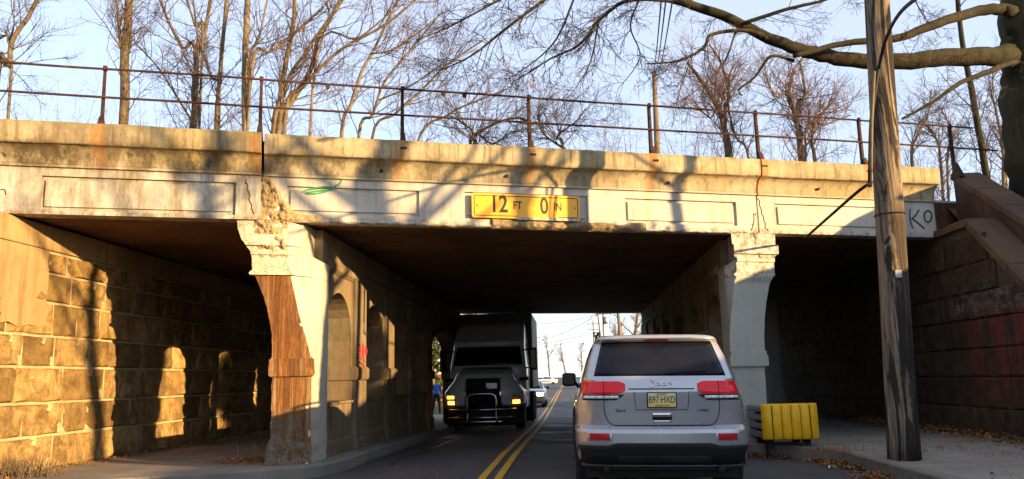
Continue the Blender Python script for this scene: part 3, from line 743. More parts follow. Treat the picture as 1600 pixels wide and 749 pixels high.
# clearance sign -------------------------------------------------------------
SG = thing('clearance_sign', 'yellow low clearance sign reading 12 FT 0 IN fixed to the bridge face', 'sign', fpt(.03, .06, 4.07))
def uzm(u, z, bend=True):
    n = .058+.006*math.sin(u*7)+.008*math.sin(u*3.1+1)
    zz = z-.008
    return n, zz
m = MB(); w_, h_ = .925, .205; loops = []
cor = [(-1,-1),(1,-1),(1,1),(-1,1)]; poly = []
for cx_, cy_ in cor:
    a0 = math.atan2(cy_, cx_)-math.pi/4
    for k in range(5):
        a = a0+k*math.pi/8; poly.append((cx_*(w_-.04)+.04*math.cos(a), cy_*(h_-.04)+.04*math.sin(a)))
def sg(u, v, d): return fpt(.03+u, .055+d, 4.07+v)
nu = 30; vs = []; fs = []
m.prism(poly, sg, 0, .006)
m.build('sign_plate', NT("sign_yellow", .38, 0, .5).m, SG)
sgm = bpy.data.materials['sign_yellow']; 
t = NT('tmp'); bpy.data.materials.remove(t.m)
pb = sgm.node_tree.nodes['Principled BSDF']; pb.inputs['Base Color'].default_value = (.88,.40,.008,1)
m = MB()
for (a, b) in (((-.88,.165),(.88,.165)),((-.88,-.165),(-.15,-.165)),((.55,-.165),(.88,-.165)),((-.885,-.16),(-.885,.16)),((.885,-.16),(.885,.16))):
    P = [(a[0]+(b[0]-a[0])*i/12, a[1]+(b[1]-a[1])*i/12) for i in range(13)]; hw = .007
    hz = abs(a[1]-b[1]) < .01
    L = []
    for p in P:
        if hz: q0, q1 = (p[0], p[1]-hw), (p[0], p[1]+hw)
        else: q0, q1 = (p[0]+hw, p[1]), (p[0]-hw, p[1])
        L.append([sg(*q0, .0065), sg(*q1, .0065), sg(*q1, .008), sg(*q0, .008)])
    m.loft(L)
m.build('sign_border', MAT['ink'], SG)
MAT['signink'] = flat('black_sign_ink', (.012,.011,.010), .5, 0, .4)
def put_text(txt, size, u, v, xs, parent, weight=.006):
    me = text_mesh(txt, size, .001, xs=xs, off=weight)
    for vv in me.vertices:
        p = sg(u+vv.co.x, v+vv.co.y, .008+vv.co.z); vv.co = Vector(p)-Vector(SG['_o'])
    me.materials.append(MAT['signink']); o = bpy.data.objects.new('lettering', me); COL.objects.link(o); o.parent = parent
put_text('12', .40, -.475, .018, .78, SG, .008); put_text('FT', .185, -.16, .012, .78, SG, .003); put_text('0', .39, .30, .01, .74, SG, .008); put_text('IN', .185, .535, .006, .78, SG, .003)
for u in (-.84, .84): MB().cyl(sg(u, 0, .006), sg(u, 0, .016), .012, n=8).build('bolt', MAT['rust'], SG)
bent = bpart(rough_strip(-.15, .95, lambda u: 3.845, lambda u: 3.893+.03*nz((u*4, 2., 1.)), lambda u, t: .075, 50, 4, .014, 52., 14), 'spalled_edge', 'cracked', auto=60)

# railing ---------------------------------------------------------------------
RL = thing('railing', 'rusted two rail pipe railing along the top of the bridge parapet', 'railing', fpt(-6.4, .1, 5.04))
pu = [-8.57, -6.41, -4.2, -2.02, .11, 2.31, 4.42, 6.62, 8.70]
for i, u in enumerate(pu):
    m = MB(); top = 5.955
    lean = .012*nz((u, 3., 2.))
    # angle-iron post with a gusset foot
    for (a0, a1, n0, n1) in ((-.03,.03,.085,.095),(-.03,-.02,.04,.095)):
        m.hexa([fpt(u+a0, n0, 4.98), fpt(u+a1, n0, 4.98), fpt(u+a1, n1, 4.98), fpt(u+a0, n1, 4.98), fpt(u+a0*.7+lean, n0, top), fpt(u+a1*.7+lean, n0, top), fpt(u+a1*.7+lean, n1, top), fpt(u+a0*.7+lean, n1, top)][::1])
    m.hexa([fpt(u-.055, .03, 4.90), fpt(u+.055, .03, 4.90), fpt(u+.055, .25, 4.90), fpt(u-.055, .25, 4.90), fpt(u-.035, .05, 5.10), fpt(u+.035, .05, 5.10), fpt(u+.035, .13, 5.20), fpt(u-.035, .13, 5.20)])
    m.tube([fpt(u+lean, .09, top-.04), fpt(u+lean, .09, top+.035)], .032, 8)
    m.build('post', MAT['rust'], RL)
for z, ext in ((5.94, 9.2), (5.505, 9.75)):
    pts = []; k = 60
    for i in range(k+1):
        u = -11+(ext+11)*i/k; pts.append(fpt(u, .115+.012*nz((u*.7, z, 1.)), z+.014*nz((u*.5, z, 4.))))
    MB().tube(pts, .0185, 8).build('rail', MAT['rust'], RL, smooth=True)
for u in (-3.2, -1.35, -1.0):
    m = MB(); m.hexa([fpt(u-.02,.1,5.86), fpt(u+.02,.1,5.86), fpt(u+.02,.13,5.86), fpt(u-.02,.13,5.86), fpt(u-.045,.1,5.93), fpt(u+.045,.1,5.93), fpt(u+.045,.13,5.93), fpt(u-.045,.13,5.93)])
    m.build('rail_clip', MAT['rust'], RL)

# abutment and wing walls ------------------------------------------------------
def block_meshes(mat, k=7):
    out = []
    GA = [0,.035,.2,.36,.52,.68,.84,.965,1]; GB = [0,.06,.28,.5,.72,.94,1]
    for s in range(k):
        nx, nzv = len(GA)-1, len(GB)-1; vs = []; fs = []
        for j in range(nzv+1):
            for i in range(nx+1):
                a, b = GA[i]-.5, GB[j]-.5
                e = min(1, i, nx-i, j, nzv-j)
                d = (.5+.5*mnoise.fractal(Vector((a*3.1+s*7, b*2.0, s*3.)), 1.0, 2.0, 3)*1.7)*e - .25*max(0, nz((a*4, b*4, s+20.)))*e
                vs.append((a+nz((a*5, b*5, s+.5))*.03*(1 if 0 < i < nx else .35), b+nz((a*5, b*5, s+9.5))*.05*(1 if 0 < j < nzv else .4), d))
        fs = [(j*(nx+1)+i, j*(nx+1)+i+1, (j+1)*(nx+1)+i+1, (j+1)*(nx+1)+i) for j in range(nzv) for i in range(nx)]
        n0 = len(vs)
        rim = [i for i in range(nx+1)] + [(j)*(nx+1)+nx for j in range(1, nzv+1)] + [nzv*(nx+1)+i for i in range(nx-1,-1,-1)] + [j*(nx+1) for j in range(nzv-1,0,-1)]
        vs2 = vs+[(vs[r][0], vs[r][1], -1.2) for r in rim]
        for q in range(len(rim)): 
            r2 = (q+1) % len(rim); fs.append((rim[q], n0+q, n0+r2, rim[r2]))
        me = bpy.data.meshes.new('block'); me.from_pydata(vs2, [], fs); me.materials.append(mat); me.update()
        me.polygons.foreach_set('use_smooth', [True]*len(me.polygons)); me.set_sharp_from_angle(angle=R_(50)); out.append(me)
    return out
BL = block_meshes(MAT['stone']); BD = block_meshes(MAT['stone_dark'])
def block_wall(parent, X, sgn, y0, y1, z0, topf, meshes, courses, proud, skip=None, r=None, g=.012):
    "rock-faced blocks on plane x=X whose outward normal is sgn*X"
    z = z0; ci = 0; cnt = 0
    for h in courses:
        y = y0 - r.uniform(0, .5)
        while y < y1:
            L = r.choice((.72,.85,1.0,1.15,.6))*(.9+.2*r.random())
            a, b = y, min(y+L, y1); y = b
            if b-a < .25: continue
            ym = (a+b)/2; tz = topf(ym)
            if z+h > tz+.02:
                if z+.2 > tz: continue
                hh = tz-z
            else: hh = h
            if skip and skip(ym, z+hh/2): continue
            o = instance(r.choice(meshes), 'block', parent, (X, ym, z+hh/2)); cnt += 1
            # local x -> along Y, local y -> Z, local z -> outward
            o.scale = (b-a-2*g, hh-2*g, proud*(.7+.6*r.random()))
            o.rotation_euler = (math.pi/2, 0, math.pi/2*sgn)
        z += h
    return cnt
ra = random.Random(3)
LWALL = thing('abutment_wall', 'sunlit tan stone block abutment wall on the left side of the underpass', 'wall', (WL, 11, 0))
topL = lambda y: 3.34 if y > 8.3 else max(.9, 3.34-(8.3-y)*.62)
m = MB(); m.box(WL-.9, WL-.002, 10.0, 30.5, -.5, 3.36)
m.prism([(2.0,-.5),(9.99,-.5),(9.99,3.36),(8.3,3.36),(4.2,.8),(2.0,.8)], lambda a, b, d: (d, a, b), WL-.9, WL-.002); m.build('mortar_core', MAT['mortar'], LWALL)
m = MB(); nn = 9
m.box(WL-.88, WL+.045, 8.3, 12.9, 3.363, 3.735); m.build('bridge_seat', MAT['tan'], LWALL, bevel=.02)
m = MB(); m.box(WL-.88, WL+.04, 12.92, 17.5, 3.363, 3.735); m.box(WL-.88, WL+.045, 17.52, 30.4, 3.363, 3.735); m.build('bridge_seat', MAT['tan'], LWALL, bevel=.02)
# rendered patch near the camera end
vs = []; nv_, nh_ = 16, 14
for j in range(nv_+1):
    for i in range(nh_+1):
        y = 8.6+(11.42-8.6)*i/nh_; z = 2.22+(3.35-2.22)*j/nv_
        if i == nh_: y += nz((z*3, 1., 1.))*.14
        if j == 0: z += nz((y*3, 5., 1.))*.12
        vs.append((WL+.055+nz((y*2, z*2, 6.))*.02, y, z))
MB().add(vs, [(j*(nh_+1)+i, j*(nh_+1)+i+1, (j+1)*(nh_+1)+i+1, (j+1)*(nh_+1)+i) for j in range(nv_) for i in range(nh_)]).build('render_patch', MAT['tan'], LWALL, smooth=True)
cs = [.50,.48,.52,.46,.50,.44,.44]
nbk = block_wall(LWALL, WL, 1, 4.6, 21.5, .12, topL, BL, cs, .075, lambda y, z: y < 11.2 and z > 2.4, ra, .017)
RWALL = thing('abutment_wall', 'dark stone block abutment and sloping wing wall behind the utility pole', 'wall', (WR, 15, 0))
def topR(y): return 3.80 if y > 14.3 else max(1.0, 3.80-(14.3-y)*.84)
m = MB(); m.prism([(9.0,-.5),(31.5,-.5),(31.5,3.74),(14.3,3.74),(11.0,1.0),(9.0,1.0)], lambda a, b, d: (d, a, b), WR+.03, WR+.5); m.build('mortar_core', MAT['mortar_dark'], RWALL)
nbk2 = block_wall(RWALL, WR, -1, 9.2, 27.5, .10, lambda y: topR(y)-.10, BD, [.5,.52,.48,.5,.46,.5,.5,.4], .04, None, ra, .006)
# sloping cap slabs
def slab(y0, y1, x0, x1, th, parent, mat, topf, name='cap_slab'):
    L = []
    for y in np.linspace(y0, y1, 7):
        z = topf(y); w = nz((y*3, x0, 4.))*.02
        L.append([(x0+w, y, z-th), (x1, y, z-th), (x1, y, z+w*.4), (x0+w+.02, y, z+w*.4)])
    MB().loft([l[::-1] for l in L]).build(name, MAT[mat], parent, bevel=.02)
for a, b in ((9.4,10.9),(10.92,12.0),(12.02,13.15),(13.17,14.28)): slab(a, b, WR-.06, WR+.53, .16, RWALL, 'cap', lambda y: topR(y)+.06)
slab(14.3, 15.6, WR-.05, WR+.52, .15, RWALL, 'cap', lambda y: 3.86+.02*nz((y*3,1.,1.))); slab(15.62, 17.2, WR-.03, WR+.5, .14, RWALL, 'cap', lambda y: 3.85)
UW = thing('parapet_end_wall', 'dark stepped sloping end wall closing the right end of the bridge parapet', 'wall', (7.7, 15, 3))
m = MB(); m.prism([(13.55,2.6),(15.75,2.6),(15.75,4.88),(13.55,3.55)], lambda a, b, d: (d, a, b), 7.60, 8.06); m.build('wall_body', MAT['wing'], UW)
tU = lambda y: 5.03-(15.78-y)*.605
for a, b in ((13.4,14.15),(14.17,14.95),(14.97,15.8)): slab(a, b, 7.565, 8.14, .14, UW, 'cap', tU)
print('blocks', nbk, nbk2)

# ------------------------------------------------------------------ trees
def norm(v): v = np.array(v, float); return v/(np.linalg.norm(v)+1e-9)
def rot_about(v, ax, a):
    ax = norm(ax); return v*math.cos(a)+np.cross(ax, v)*math.sin(a)+ax*np.dot(ax, v)*(1-math.cos(a))
class Tree:
    minr = .003
    def __init__(s, seed): s.r = random.Random(seed); s.thick = MB(); s.thin = MB(); s.tips = []
    def path(s, pts, r0, r1, n=7, k=5):
        P = np.array([list(p) for p in bz(pts, k)]); m = len(P)
        w = np.linspace(0, 1, m); rad = r0+(r1-r0)*w
        jit = np.array([[s.r.uniform(-1,1)*.12*rr for _ in range(3)] for rr in rad]); jit[0] = 0; P = P+jit
        (s.thick if r0 > .03 else s.thin).tube(P, rad, n, cap=True); return P, rad
    def twigs(s, P, rad, n, L, lev, up=.25, spread=(.45,1.0), t0=.15, rf=.5, bias=None):
        for _ in range(n):
            t = s.r.uniform(t0, 1.0); i = min(len(P)-2, int(t*(len(P)-1))); p = P[i]+(P[i+1]-P[i])*s.r.random()
            d = norm(P[i+1]-P[i]); ax = norm(np.cross(d, [s.r.gauss(0,1), s.r.gauss(0,1), s.r.gauss(0,1)]))
            dd = rot_about(d, ax, s.r.uniform(*spread)); dd = norm(dd+np.array([0,0,up*s.r.random()])+(np.array(bias)*s.r.random() if bias is not None else 0))
            s.grow(p, dd, L*s.r.uniform(.5,1.15)*(1-.35*t), max(s.minr*1.3, min(rad[i]*rf, .0095*L)), lev, up)
    def grow(s, p, d, L, r, lev, up):
        k = 5 if L > .5 else 4; pts = [p]; dd = d.copy()
        for i in range(k):
            dd = norm(dd+np.array([s.r.gauss(0,.17), s.r.gauss(0,.17), s.r.gauss(0,.13)+up*.12])); pts.append(pts[-1]+dd*L/k)
        rad = np.linspace(r, max(s.minr, r*.3), k+1)
        (s.thick if r > .03 else s.thin).tube(pts, rad, 5 if r > .015 else 3, cap=False)
        if lev > 0:
            P = np.array(pts); nch = s.r.randint(4, 6) if L > .35 else 4
            for _ in range(nch):
                i = s.r.randint(1, k-1); q = P[i]+(P[i+1]-P[i])*s.r.random(); e = norm(P[i+1]-P[i])
                ax = norm(np.cross(e, [s.r.gauss(0,1), s.r.gauss(0,1), s.r.gauss(0,1)])); s.grow(q, norm(rot_about(e, ax, s.r.uniform(.45,1.15))+np.array([0,0,up*.3*s.r.random()])), L*s.r.uniform(.35,.62), r*.5, lev-1, up)
        else: s.tips.append(pts[-1])
    def finish(s, name, label, base, cat='tree', group=None, bark='bark', twig='twig', leaves=None):
        o = thing(name, label, cat, tuple(base), group)
        if s.thick.v: s.thick.build('trunk', MAT[bark], o, smooth=True)
        if s.thin.v: s.thin.build('crown', MAT[twig], o, smooth=True)
        if leaves:
            leafmesh(leaves[0], leaves[1], s.tips, s.r, MAT[leaves[2]]).build('leaves', MAT[leaves[2]], o, kind='stuff')
        return o
def leafmesh(count, size, tips, r, mat, spread=.07):
    m = MB()
    for _ in range(count):
        c = np.array(tips[r.randrange(len(tips))])+np.array([r.gauss(0,spread) for _ in range(3)])
        a = norm([r.gauss(0,1) for _ in range(3)]); b = norm(np.cross(a, [r.gauss(0,1) for _ in range(3)])); n = np.cross(a, b); z = size*r.uniform(.5,1.3)
        m.add([c-a*z, c+b*z*.5+n*z*.15, c+a*z, c-b*z*.5+n*z*.15], [(0,1,2,3)])
    return m
def stems_tree(name, label, Y, stems, seed, tw=(26, 1.5, 2), up=.3, bark='bark', twig='twig', leaves=None, jitter=1.2, group=None, bias=None, t0=.15):
    "stems: (list of photo-measured points, px radius at base, px radius at top); each is put at its true depth"
    T = Tree(seed); base = None
    for (pp, w0, w1) in stems:
        k = len(pp); dy = T.r.uniform(-jitter, jitter)
        P3 = [at(x, y, Y+dy*i/max(1, k-1)) for i, (x, y) in enumerate(pp)]
        if base is None:
            g = terr(P3[0][0], P3[0][1]); base = np.array([P3[0][0], P3[0][1], g])
        root = [np.array([P3[0][0]*.8+base[0]*.2, P3[0][1], min(terr(P3[0][0], P3[0][1]), P3[0][2]-.1)])] if P3[0][2] > base[2]+.05 and w0 > 2 else []
        sc = Y/F_PX
        P, rad = T.path(root+P3, w0*sc, w1*sc)
        T.twigs(P, rad, tw[0], tw[1], tw[2], up, t0=t0, bias=bias)
    return T.finish(name, label, base, group=group, bark=bark, twig=twig, leaves=leaves)
nm = 'bare_tree'
stems_tree(nm, 'slanting bare tree cut off by the far left edge of the photo', 33, [([(-6,128),(12,105),(20,62),(45,25),(70,-25)], 5, 3.5), ([(18,108),(-10,60),(-30,10)], 3, 2)], 11, (21,3.10,2))
stems_tree(nm, 'thick straight bare trunk rising just right of the first railing post', 31, [([(193,197),(194,110),(199,40),(203,-40)], 8.5, 6.5), ([(190,150),(187,60),(180,-30)], 3, 2)], 12, (16,3.10,2), t0=.3)
stems_tree(nm, 'bare tree forking into several limbs above the upper rail on the left', 33, [([(303,205),(304,150),(306,112)], 6, 5.5), ([(306,114),(285,75),(262,30),(240,-30)], 4, 2.2), ([(306,113),(316,70),(325,25),(333,-30)], 4.5, 3), ([(316,85),(305,40),(285,-20)], 2.5, 1.6), ([(300,190),(250,110),(214,70)], 2, .8)], 13, (13,2.94,2))
stems_tree(nm, 'slim bare tree with one forked stem between two thicker left trunks', 30, [([(338,208),(341,150),(347,80),(357,-30)], 4.5, 3), ([(343,165),(330,120),(310,60),(300,-20)], 2.6, 1.5)], 14, (14,2.63,2))
stems_tree(nm, 'straight yellowish bare trunk immediately left of the second railing post', 28, [([(383,213),(383,110),(386,20),(388,-40)], 6.5, 5), ([(392,112),(425,80),(470,45),(505,10)], 3.5, 1.6), ([(388,118),(405,60),(420,-10)], 2.5, 1.5)], 15, (12,2.94,2), bark='bark_pale')
stems_tree(nm, 'many stemmed bare tree fanning out right of the second railing post', 29, [([(428,214),(436,165),(446,100),(458,40),(462,-30)], 6, 3.2), ([(434,214),(455,160),(485,110),(500,55),(545,-15)], 6, 2.8), ([(446,185),(475,135),(530,80),(600,40),(650,0)], 4, 1.6), ([(495,85),(560,60),(620,10)], 2.6, 1.2), ([(440,170),(480,80),(520,20),(545,-30)], 3.5, 1.8), ([(456,160),(480,150),(540,140)], 1.4, .7)], 16, (13,2.79,2), bark='bark_pale')
stems_tree(nm, 'slender pale bare tree leaning right between second and third railing posts', 30, [([(533,220),(548,165),(566,110),(582,82),(612,20),(630,-20)], 3.6, 1.6), ([(581,84),(620,75),(680,30)], 1.8, .9)], 17, (16,2.63,2), bark='bark_pale')
stems_tree(nm, 'pale bare sapling leaning right just left of the third railing post', 31, [([(560,222),(582,180),(600,130),(640,80),(690,20)], 3.2, 1.3), ([(588,158),(640,135),(700,95)], 1.8, .8)], 18, (16,2.48,2), bark='bark_pale')
stems_tree(nm, 'strongly leaning bare sapling rising behind the third railing post', 30, [([(580,224),(618,178),(660,140),(700,100),(760,60)], 2.8, 1.1), ([(650,232),(700,180),(740,160),(790,140)], 2.6, 1)], 19, (16,2.33,2))
stems_tree(nm, 'dark low bare tree with tangled limbs behind the fourth railing post', 27, [([(745,236),(735,220),(760,200),(800,185),(830,190)], 4, 1.5), ([(735,222),(770,225),(800,205)], 3, 1), ([(742,230),(725,195),(700,180)], 2.5, 1), ([(880,238),(870,215),(900,190),(915,170)], 2.2, .8), ([(890,238),(850,210),(840,180)], 2, .8)], 20, (24,2.02,2), twig='twig_big', bark='bark_big', up=.15)
stems_tree(nm, 'reddish twiggy bare tree between the white pole and sixth railing post', 33, [([(1140,246),(1132,205),(1122,170),(1098,130),(1074,98)], 6, 2.4), ([(1133,195),(1140,150),(1125,95),(1108,70)], 3.6, 1.5), ([(1170,250),(1150,215),(1138,165),(1140,120)], 2.4, 1), ([(1128,180),(1110,185),(1085,160)], 2.4, .9)], 21, (26,2.33,2), twig='twig_red', bias=(0,0,.2))
stems_tree(nm, 'orange lit bare tree forking wide left of the tall utility pole', 31, [([(1252,256),(1249,215),(1243,180),(1232,150),(1240,110)], 6, 2.4), ([(1245,185),(1258,150),(1250,95)], 3.6, 1.6), ([(1274,256),(1268,225),(1275,190),(1300,160)], 3.6, 1.4), ([(1241,172),(1210,150),(1195,115)], 2.6, 1), ([(1258,212),(1290,195),(1330,180)], 2.2, .9)], 22, (21,2.33,2), twig='twig_red')
stems_tree(nm, 'small bare tree showing between the utility pole and the last railing post', 31, [([(1425,255),(1432,215),(1450,180),(1455,140)], 3, 1.2), ([(1470,258),(1462,215),(1440,190)], 2.6, 1), ([(1480,258),(1488,210),(1470,170)], 2.4, 1)], 23, (21,2.17,2), bark='bark_pale')
stems_tree(nm, 'tall slender dark leaning tree just left of the big tree trunk', 28, [([(1546,300),(1532,220),(1514,120),(1503,60),(1492,-40)], 6, 3.5)], 24, (14,2.48,2), bark='bark_big', twig='twig_big')
stems_tree(nm, 'thin yellow lit bare tree close beside the big trunk at right', 30, [([(1570,300),(1568,240),(1560,190),(1548,140)], 3.6, 1.5), ([(1567,235),(1582,195),(1590,150)], 2.4, 1.2), ([(1590,305),(1588,240),(1600,190)], 2.6, 1.2)], 25, (18,2.17,2), bark='bark_pale')
SHR = ['leafless shrub at the far left edge behind the bridge railing','leafless shrub midway between the far left edge and the first railing post','leafless shrub just left of the first railing post','leafless shrub between the thick straight trunk and the forking tree','small leafless shrub at the foot of the forking tree behind the railing','leafless shrub between the slim trunk and the second railing post','leafless shrub right of the many stemmed tree behind the railing','leafless shrub right behind the third railing post','leafless shrub halfway between third and fourth railing posts','tall leafless shrub just left of the fourth railing post','leafless shrub just right of the fourth railing post above the yellow sign','leafless shrub midway between fourth and fifth railing posts','leafless shrub just left of the fifth railing post','tall leafless shrub right of the white distant pole','reddish leafless shrub at the foot of the reddish twiggy tree','leafless shrub just right of the sixth railing post','tall leafless shrub between the orange lit tree and the utility pole','leafless shrub immediately right of the tall utility pole behind the railing','leafless shrub between the last railing post and the big tree']
# undergrowth: bare shrubs in a row behind the parapet
for i, (px, Y, hpx, w) in enumerate([(28,29,75,60),(95,27,80,70),(150,30,70,60),(235,27,75,60),(275,30,60,50),(360,27,70,60),(480,28,75,60),(640,28,80,60),(700,26,75,70),(775,27,95,70),(850,28,85,70),(935,26,80,70),(985,29,90,60),(1060,28,95,60),(1095,30,90,60),(1200,28,80,70),(1310,29,95,70),(1440,27,70,60),(1520,29,80,60)]):
    T = Tree(100+i); p0 = at(px, 190+.051*px+12, Y); b = np.array([p0[0], p0[1], terr(p0[0], p0[1])]); H = hpx*Y/F_PX
    for k in range(9):
        a = T.r.uniform(0, 6.28); e = T.r.uniform(.4,1.3)*w*Y/F_PX
        top = p0+np.array([math.cos(a)*e, math.sin(a)*e, H*T.r.uniform(.5,1.1)])
        P, rad = T.path([b+np.array([math.cos(a),math.sin(a),0])*.15, (b+top)/2+np.array([-math.cos(a)*.15,-math.sin(a)*.15,.45]), top], .013, .004, 4, 5)
        T.twigs(P, rad, 12, .8, 1, .05, (.5,1.5), .3)
    T.finish('bare_shrub', SHR[i], b, 'shrub', 'bare shrubs behind the bridge railing', twig=('twig' if i % 3 else 'twig_red'))
# the big tree on the right bank
T = Tree(77); YB = 15.4
bb = at(1622, 250, YB); base = np.array([bb[0]+.25, bb[1], terr(bb[0], bb[1])])
P, rad = T.path([base-np.array([0,0,.3]), bb, at(1612,120,YB), at(1602,40,YB), at(1590,-60,YB+.3), at(1560,-220,YB+.6)], .62, .34, 14, 6)
limb = [at(1622,82,YB+.1), at(1575,88,YB-.25), at(1540,88,YB-.5), at(1460,92,YB-.8), at(1400,97,YB-1.0), at(1320,92,YB-1.2), at(1260,80,YB-1.4), at(1200,60,YB-1.6), at(1130,25,YB-1.8), at(1060,2,YB-2.0), at(1005,-12,YB-2.2)]
P1, r1 = T.path(limb, .205, .06, 10, 5)
for c0, c1, ra0 in (((1622,82),(1556,88),.34),((1620,32),(1570,16),.22),((1622,95),(1572,100),.18)):
    T.path([at(*c0, YB+.15), at((c0[0]+c1[0])/2, (c0[1]+c1[1])/2, YB-.02), at(*c1, YB-.36)], ra0, ra0*.45, 10, 4)
for pts, a, b_, nt, Lt in [
    ([at(1618,33,YB+.1), at(1570,15,YB-.3), at(1520,20,YB-.6), at(1450,42,YB-1.1), at(1400,60,YB-1.4), at(1320,68,YB-1.6), at(1240,88,YB-1.8)], .13, .04, 8, .8),
    ([at(1622,95,YB+.1), at(1580,98,YB-.4), at(1545,112,YB-.8), at(1500,130,YB-1.2), at(1460,158,YB-1.4), at(1410,186,YB-1.6)], .075, .02, 16, .6),
    ([at(1215,70,YB-1.5), at(1170,48,YB-1.9), at(1112,54,YB-2.2), at(1100,75,YB-2.3), at(1060,95,YB-2.4), at(1010,100,YB-2.5)], .045, .012, 16, .9),
    ([at(1240,95,YB-1.4), at(1205,88,YB-1.7), at(1180,120,YB-1.9), at(1155,140,YB-2.0), at(1160,150,YB-2)], .035, .01, 6, .5),
    ([at(1150,48,YB-1.9), at(1130,100,YB-2.1), at(1090,140,YB-2.3), at(1050,165,YB-2.4)], .022, .006, 8, .6),
    ([at(1075,105,YB-2.3), at(1060,150,YB-2.4), at(1050,200,YB-2.4)], .012, .004, 5, .5),
    ([at(1160,38,YB-1.8), at(1230,15,YB-2), at(1290,0,YB-2.1), at(1330,-20,YB-2.2)], .04, .02, 8, .8),
    ([at(1060,2,YB-2.0), at(985,0,YB-2.4), at(940,28,YB-2.6), at(905,70,YB-2.7), at(860,92,YB-2.8), at(800,130,YB-2.9)], .045, .008, 30, 1.0),
    ([at(935,32,YB-2.6), at(925,90,YB-2.6), at(905,130,YB-2.7), at(880,160,YB-2.7)], .018, .005, 14, .7),
    ([at(1005,-12,YB-2.2), at(960,-60,YB-2.5), at(880,-20,YB-3), at(790,45,YB-3.2), at(740,85,YB-3.3), at(690,110,YB-3.4)], .05, .008, 34, 1.0),
    ([at(880,-20,YB-3), at(800,-8,YB-3.2), at(740,22,YB-3.4), at(690,48,YB-3.5), at(650,62,YB-3.6)], .03, .007, 26, .9),
    ([at(1005,-12,YB-2.2), at(985,40,YB-2.6), at(1000,90,YB-2.7), at(965,140,YB-2.8)], .02, .005, 16, .8),
    ([at(900,-10,YB-2.6), at(870,60,YB-2.7), at(830,100,YB-2.8), at(790,125,YB-2.9)], .022, .005, 24, .9),
    ([at(1420,-20,YB-1.6), at(1440,20,YB-1.6), at(1470,60,YB-1.7)], .015, .005, 8, .6)]:
    Pq, rq = T.path(pts, a, b_, 7 if a > .05 else 5, 5); T.twigs(Pq, rq, nt, Lt, 2, -.12, (.4,1.1), .1)
T.twigs(P1, r1, 22, .8, 2, -.05, (.5,1.2), .1)
T.tips = [t for t in T.tips if t[0] < 3.5]; T.r.shuffle(T.tips); T.tips = T.tips[:46]
T.finish('big_tree', 'huge dark mossy tree at the right edge with a long limb reaching left', base, bark='bark_big', twig='twig_big', leaves=(330, .026, 'orange_leaf'))
# a few more trees of the right hand bank, whose shadows fall across the bridge
def bank_tree(x, y, H, r, seed, label, lean=(0,0), n=9):
    T = Tree(seed); b = np.array([x, y, terr(x, y)]); pts = [b-np.array([0,0,.3])]
    for k in range(1, 6): pts.append(b+np.array([lean[0]*k/5+T.r.gauss(0,.12), lean[1]*k/5+T.r.gauss(0,.12), H*k/5]))
    P, rad = T.path(pts, r, r*.4, 10, 5)
    for _ in range(9):
        i = T.r.randint(len(P)//3, len(P)-2); a = T.r.uniform(0, 6.28); d = np.array([math.cos(a)*.8, math.sin(a)*.8, T.r.uniform(.3,.9)]); L = T.r.uniform(1.2,2.6)
        q, rr = T.path([P[i], P[i]+d*L*.5+np.array([0,0,.1]), P[i]+d*L+np.array([0,0,.5])], rad[i]*.45, .025, 6, 4); T.twigs(q, rr, 6, .9, 1, .2)
    T.twigs(P, rad, n, 1.2, 1, .3, t0=.3); return T.finish('bare_tree', label, b, bark='bark_big', twig='twig_big')
bank_tree(12.0, 6.0, 7.5, .15, 201, 'slim bare tree on the right bank beyond the photo edge, nearest the bridge', (.3,.4))
bank_tree(12.6, 4.1, 7.0, .34, 202, 'forked bare tree in the middle of the right bank row', (-.2,.5))
bank_tree(13.0, 2.1, 6.5, .20, 203, 'bare tree on the right bank, the row end farthest from the bridge', (.2,-.4))
bank_tree(10.6, 9.35, 6.5, .10, 204, 'thin bare tree on the right bank just in front of the end wall', (-.3,.2))

# ------------------------------------------------------------------ utility pole with its cables
PB = at(1413, 717, 11.0); PB[2] = .13
PT = PB + (at(1370, 0, 11.0)-PB)*1.45
PO = thing('utility_pole', 'weathered leaning wooden utility pole standing on the right pavement before the bridge', 'utility pole', tuple(PB))
T = MB(); L = []
for i in range(33):
    w = i/32; c = PB+(PT-PB)*w; rr = .193-.04*w+(.008*(1-min(1, w*14))); ring = []
    for k in range(28):
        a = k*2*math.pi/28; d = nz((math.cos(a)*2.2, math.sin(a)*2.2, w*3.))*.012+nz((math.cos(a)*6, math.sin(a)*6, w*1.2+3))*.008
        if nz((math.cos(a)*3., math.sin(a)*3., w*.9+8)) > .28: d -= .012
        ring.append((c[0]+math.cos(a)*(rr+d), c[1]+math.sin(a)*(rr+d), c[2]-.05+(.0 if i else 0)))
    L.append(ring)
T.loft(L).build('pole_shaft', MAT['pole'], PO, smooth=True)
def cable(name, pts, r, mat, label, cat='cable', par=None, k=8):
    m = MB().tube(bz(pts, k), r, 6); o = m.build(name, MAT[mat], par, smooth=True)
    if par is None: tag(o, label, cat)
    return o
yc_ = 10.75
cable('cable_riser', [at(1359,292,yc_), at(1361,200,yc_), at(1366,150,yc_), at(1372,108,yc_)], .028, 'black', '', par=PO)
cable('cable_guard', [at(1361,268,yc_-.05), at(1362,190,yc_-.05), at(1366,112,yc_-.05)], .022, 'bark_pale', '', par=PO)
cable('service_cable', [at(1362,285,yc_-.02), at(1340,300,10.9), at(1300,335,12.2), at(1258,372,14.25)], .022, 'black', 'thick black cable running from the utility pole down under the bridge edge')
cable('overhead_cable', [at(1373,108,yc_), at(1384,62,10.4), at(1405,22,9.6), at(1440,-8,8.6), at(1500,-45,7.5)], .024, 'black', 'black cable curving up from the utility pole and off the top of the photo')
m = MB(); q = PB+(PT-PB)*.26
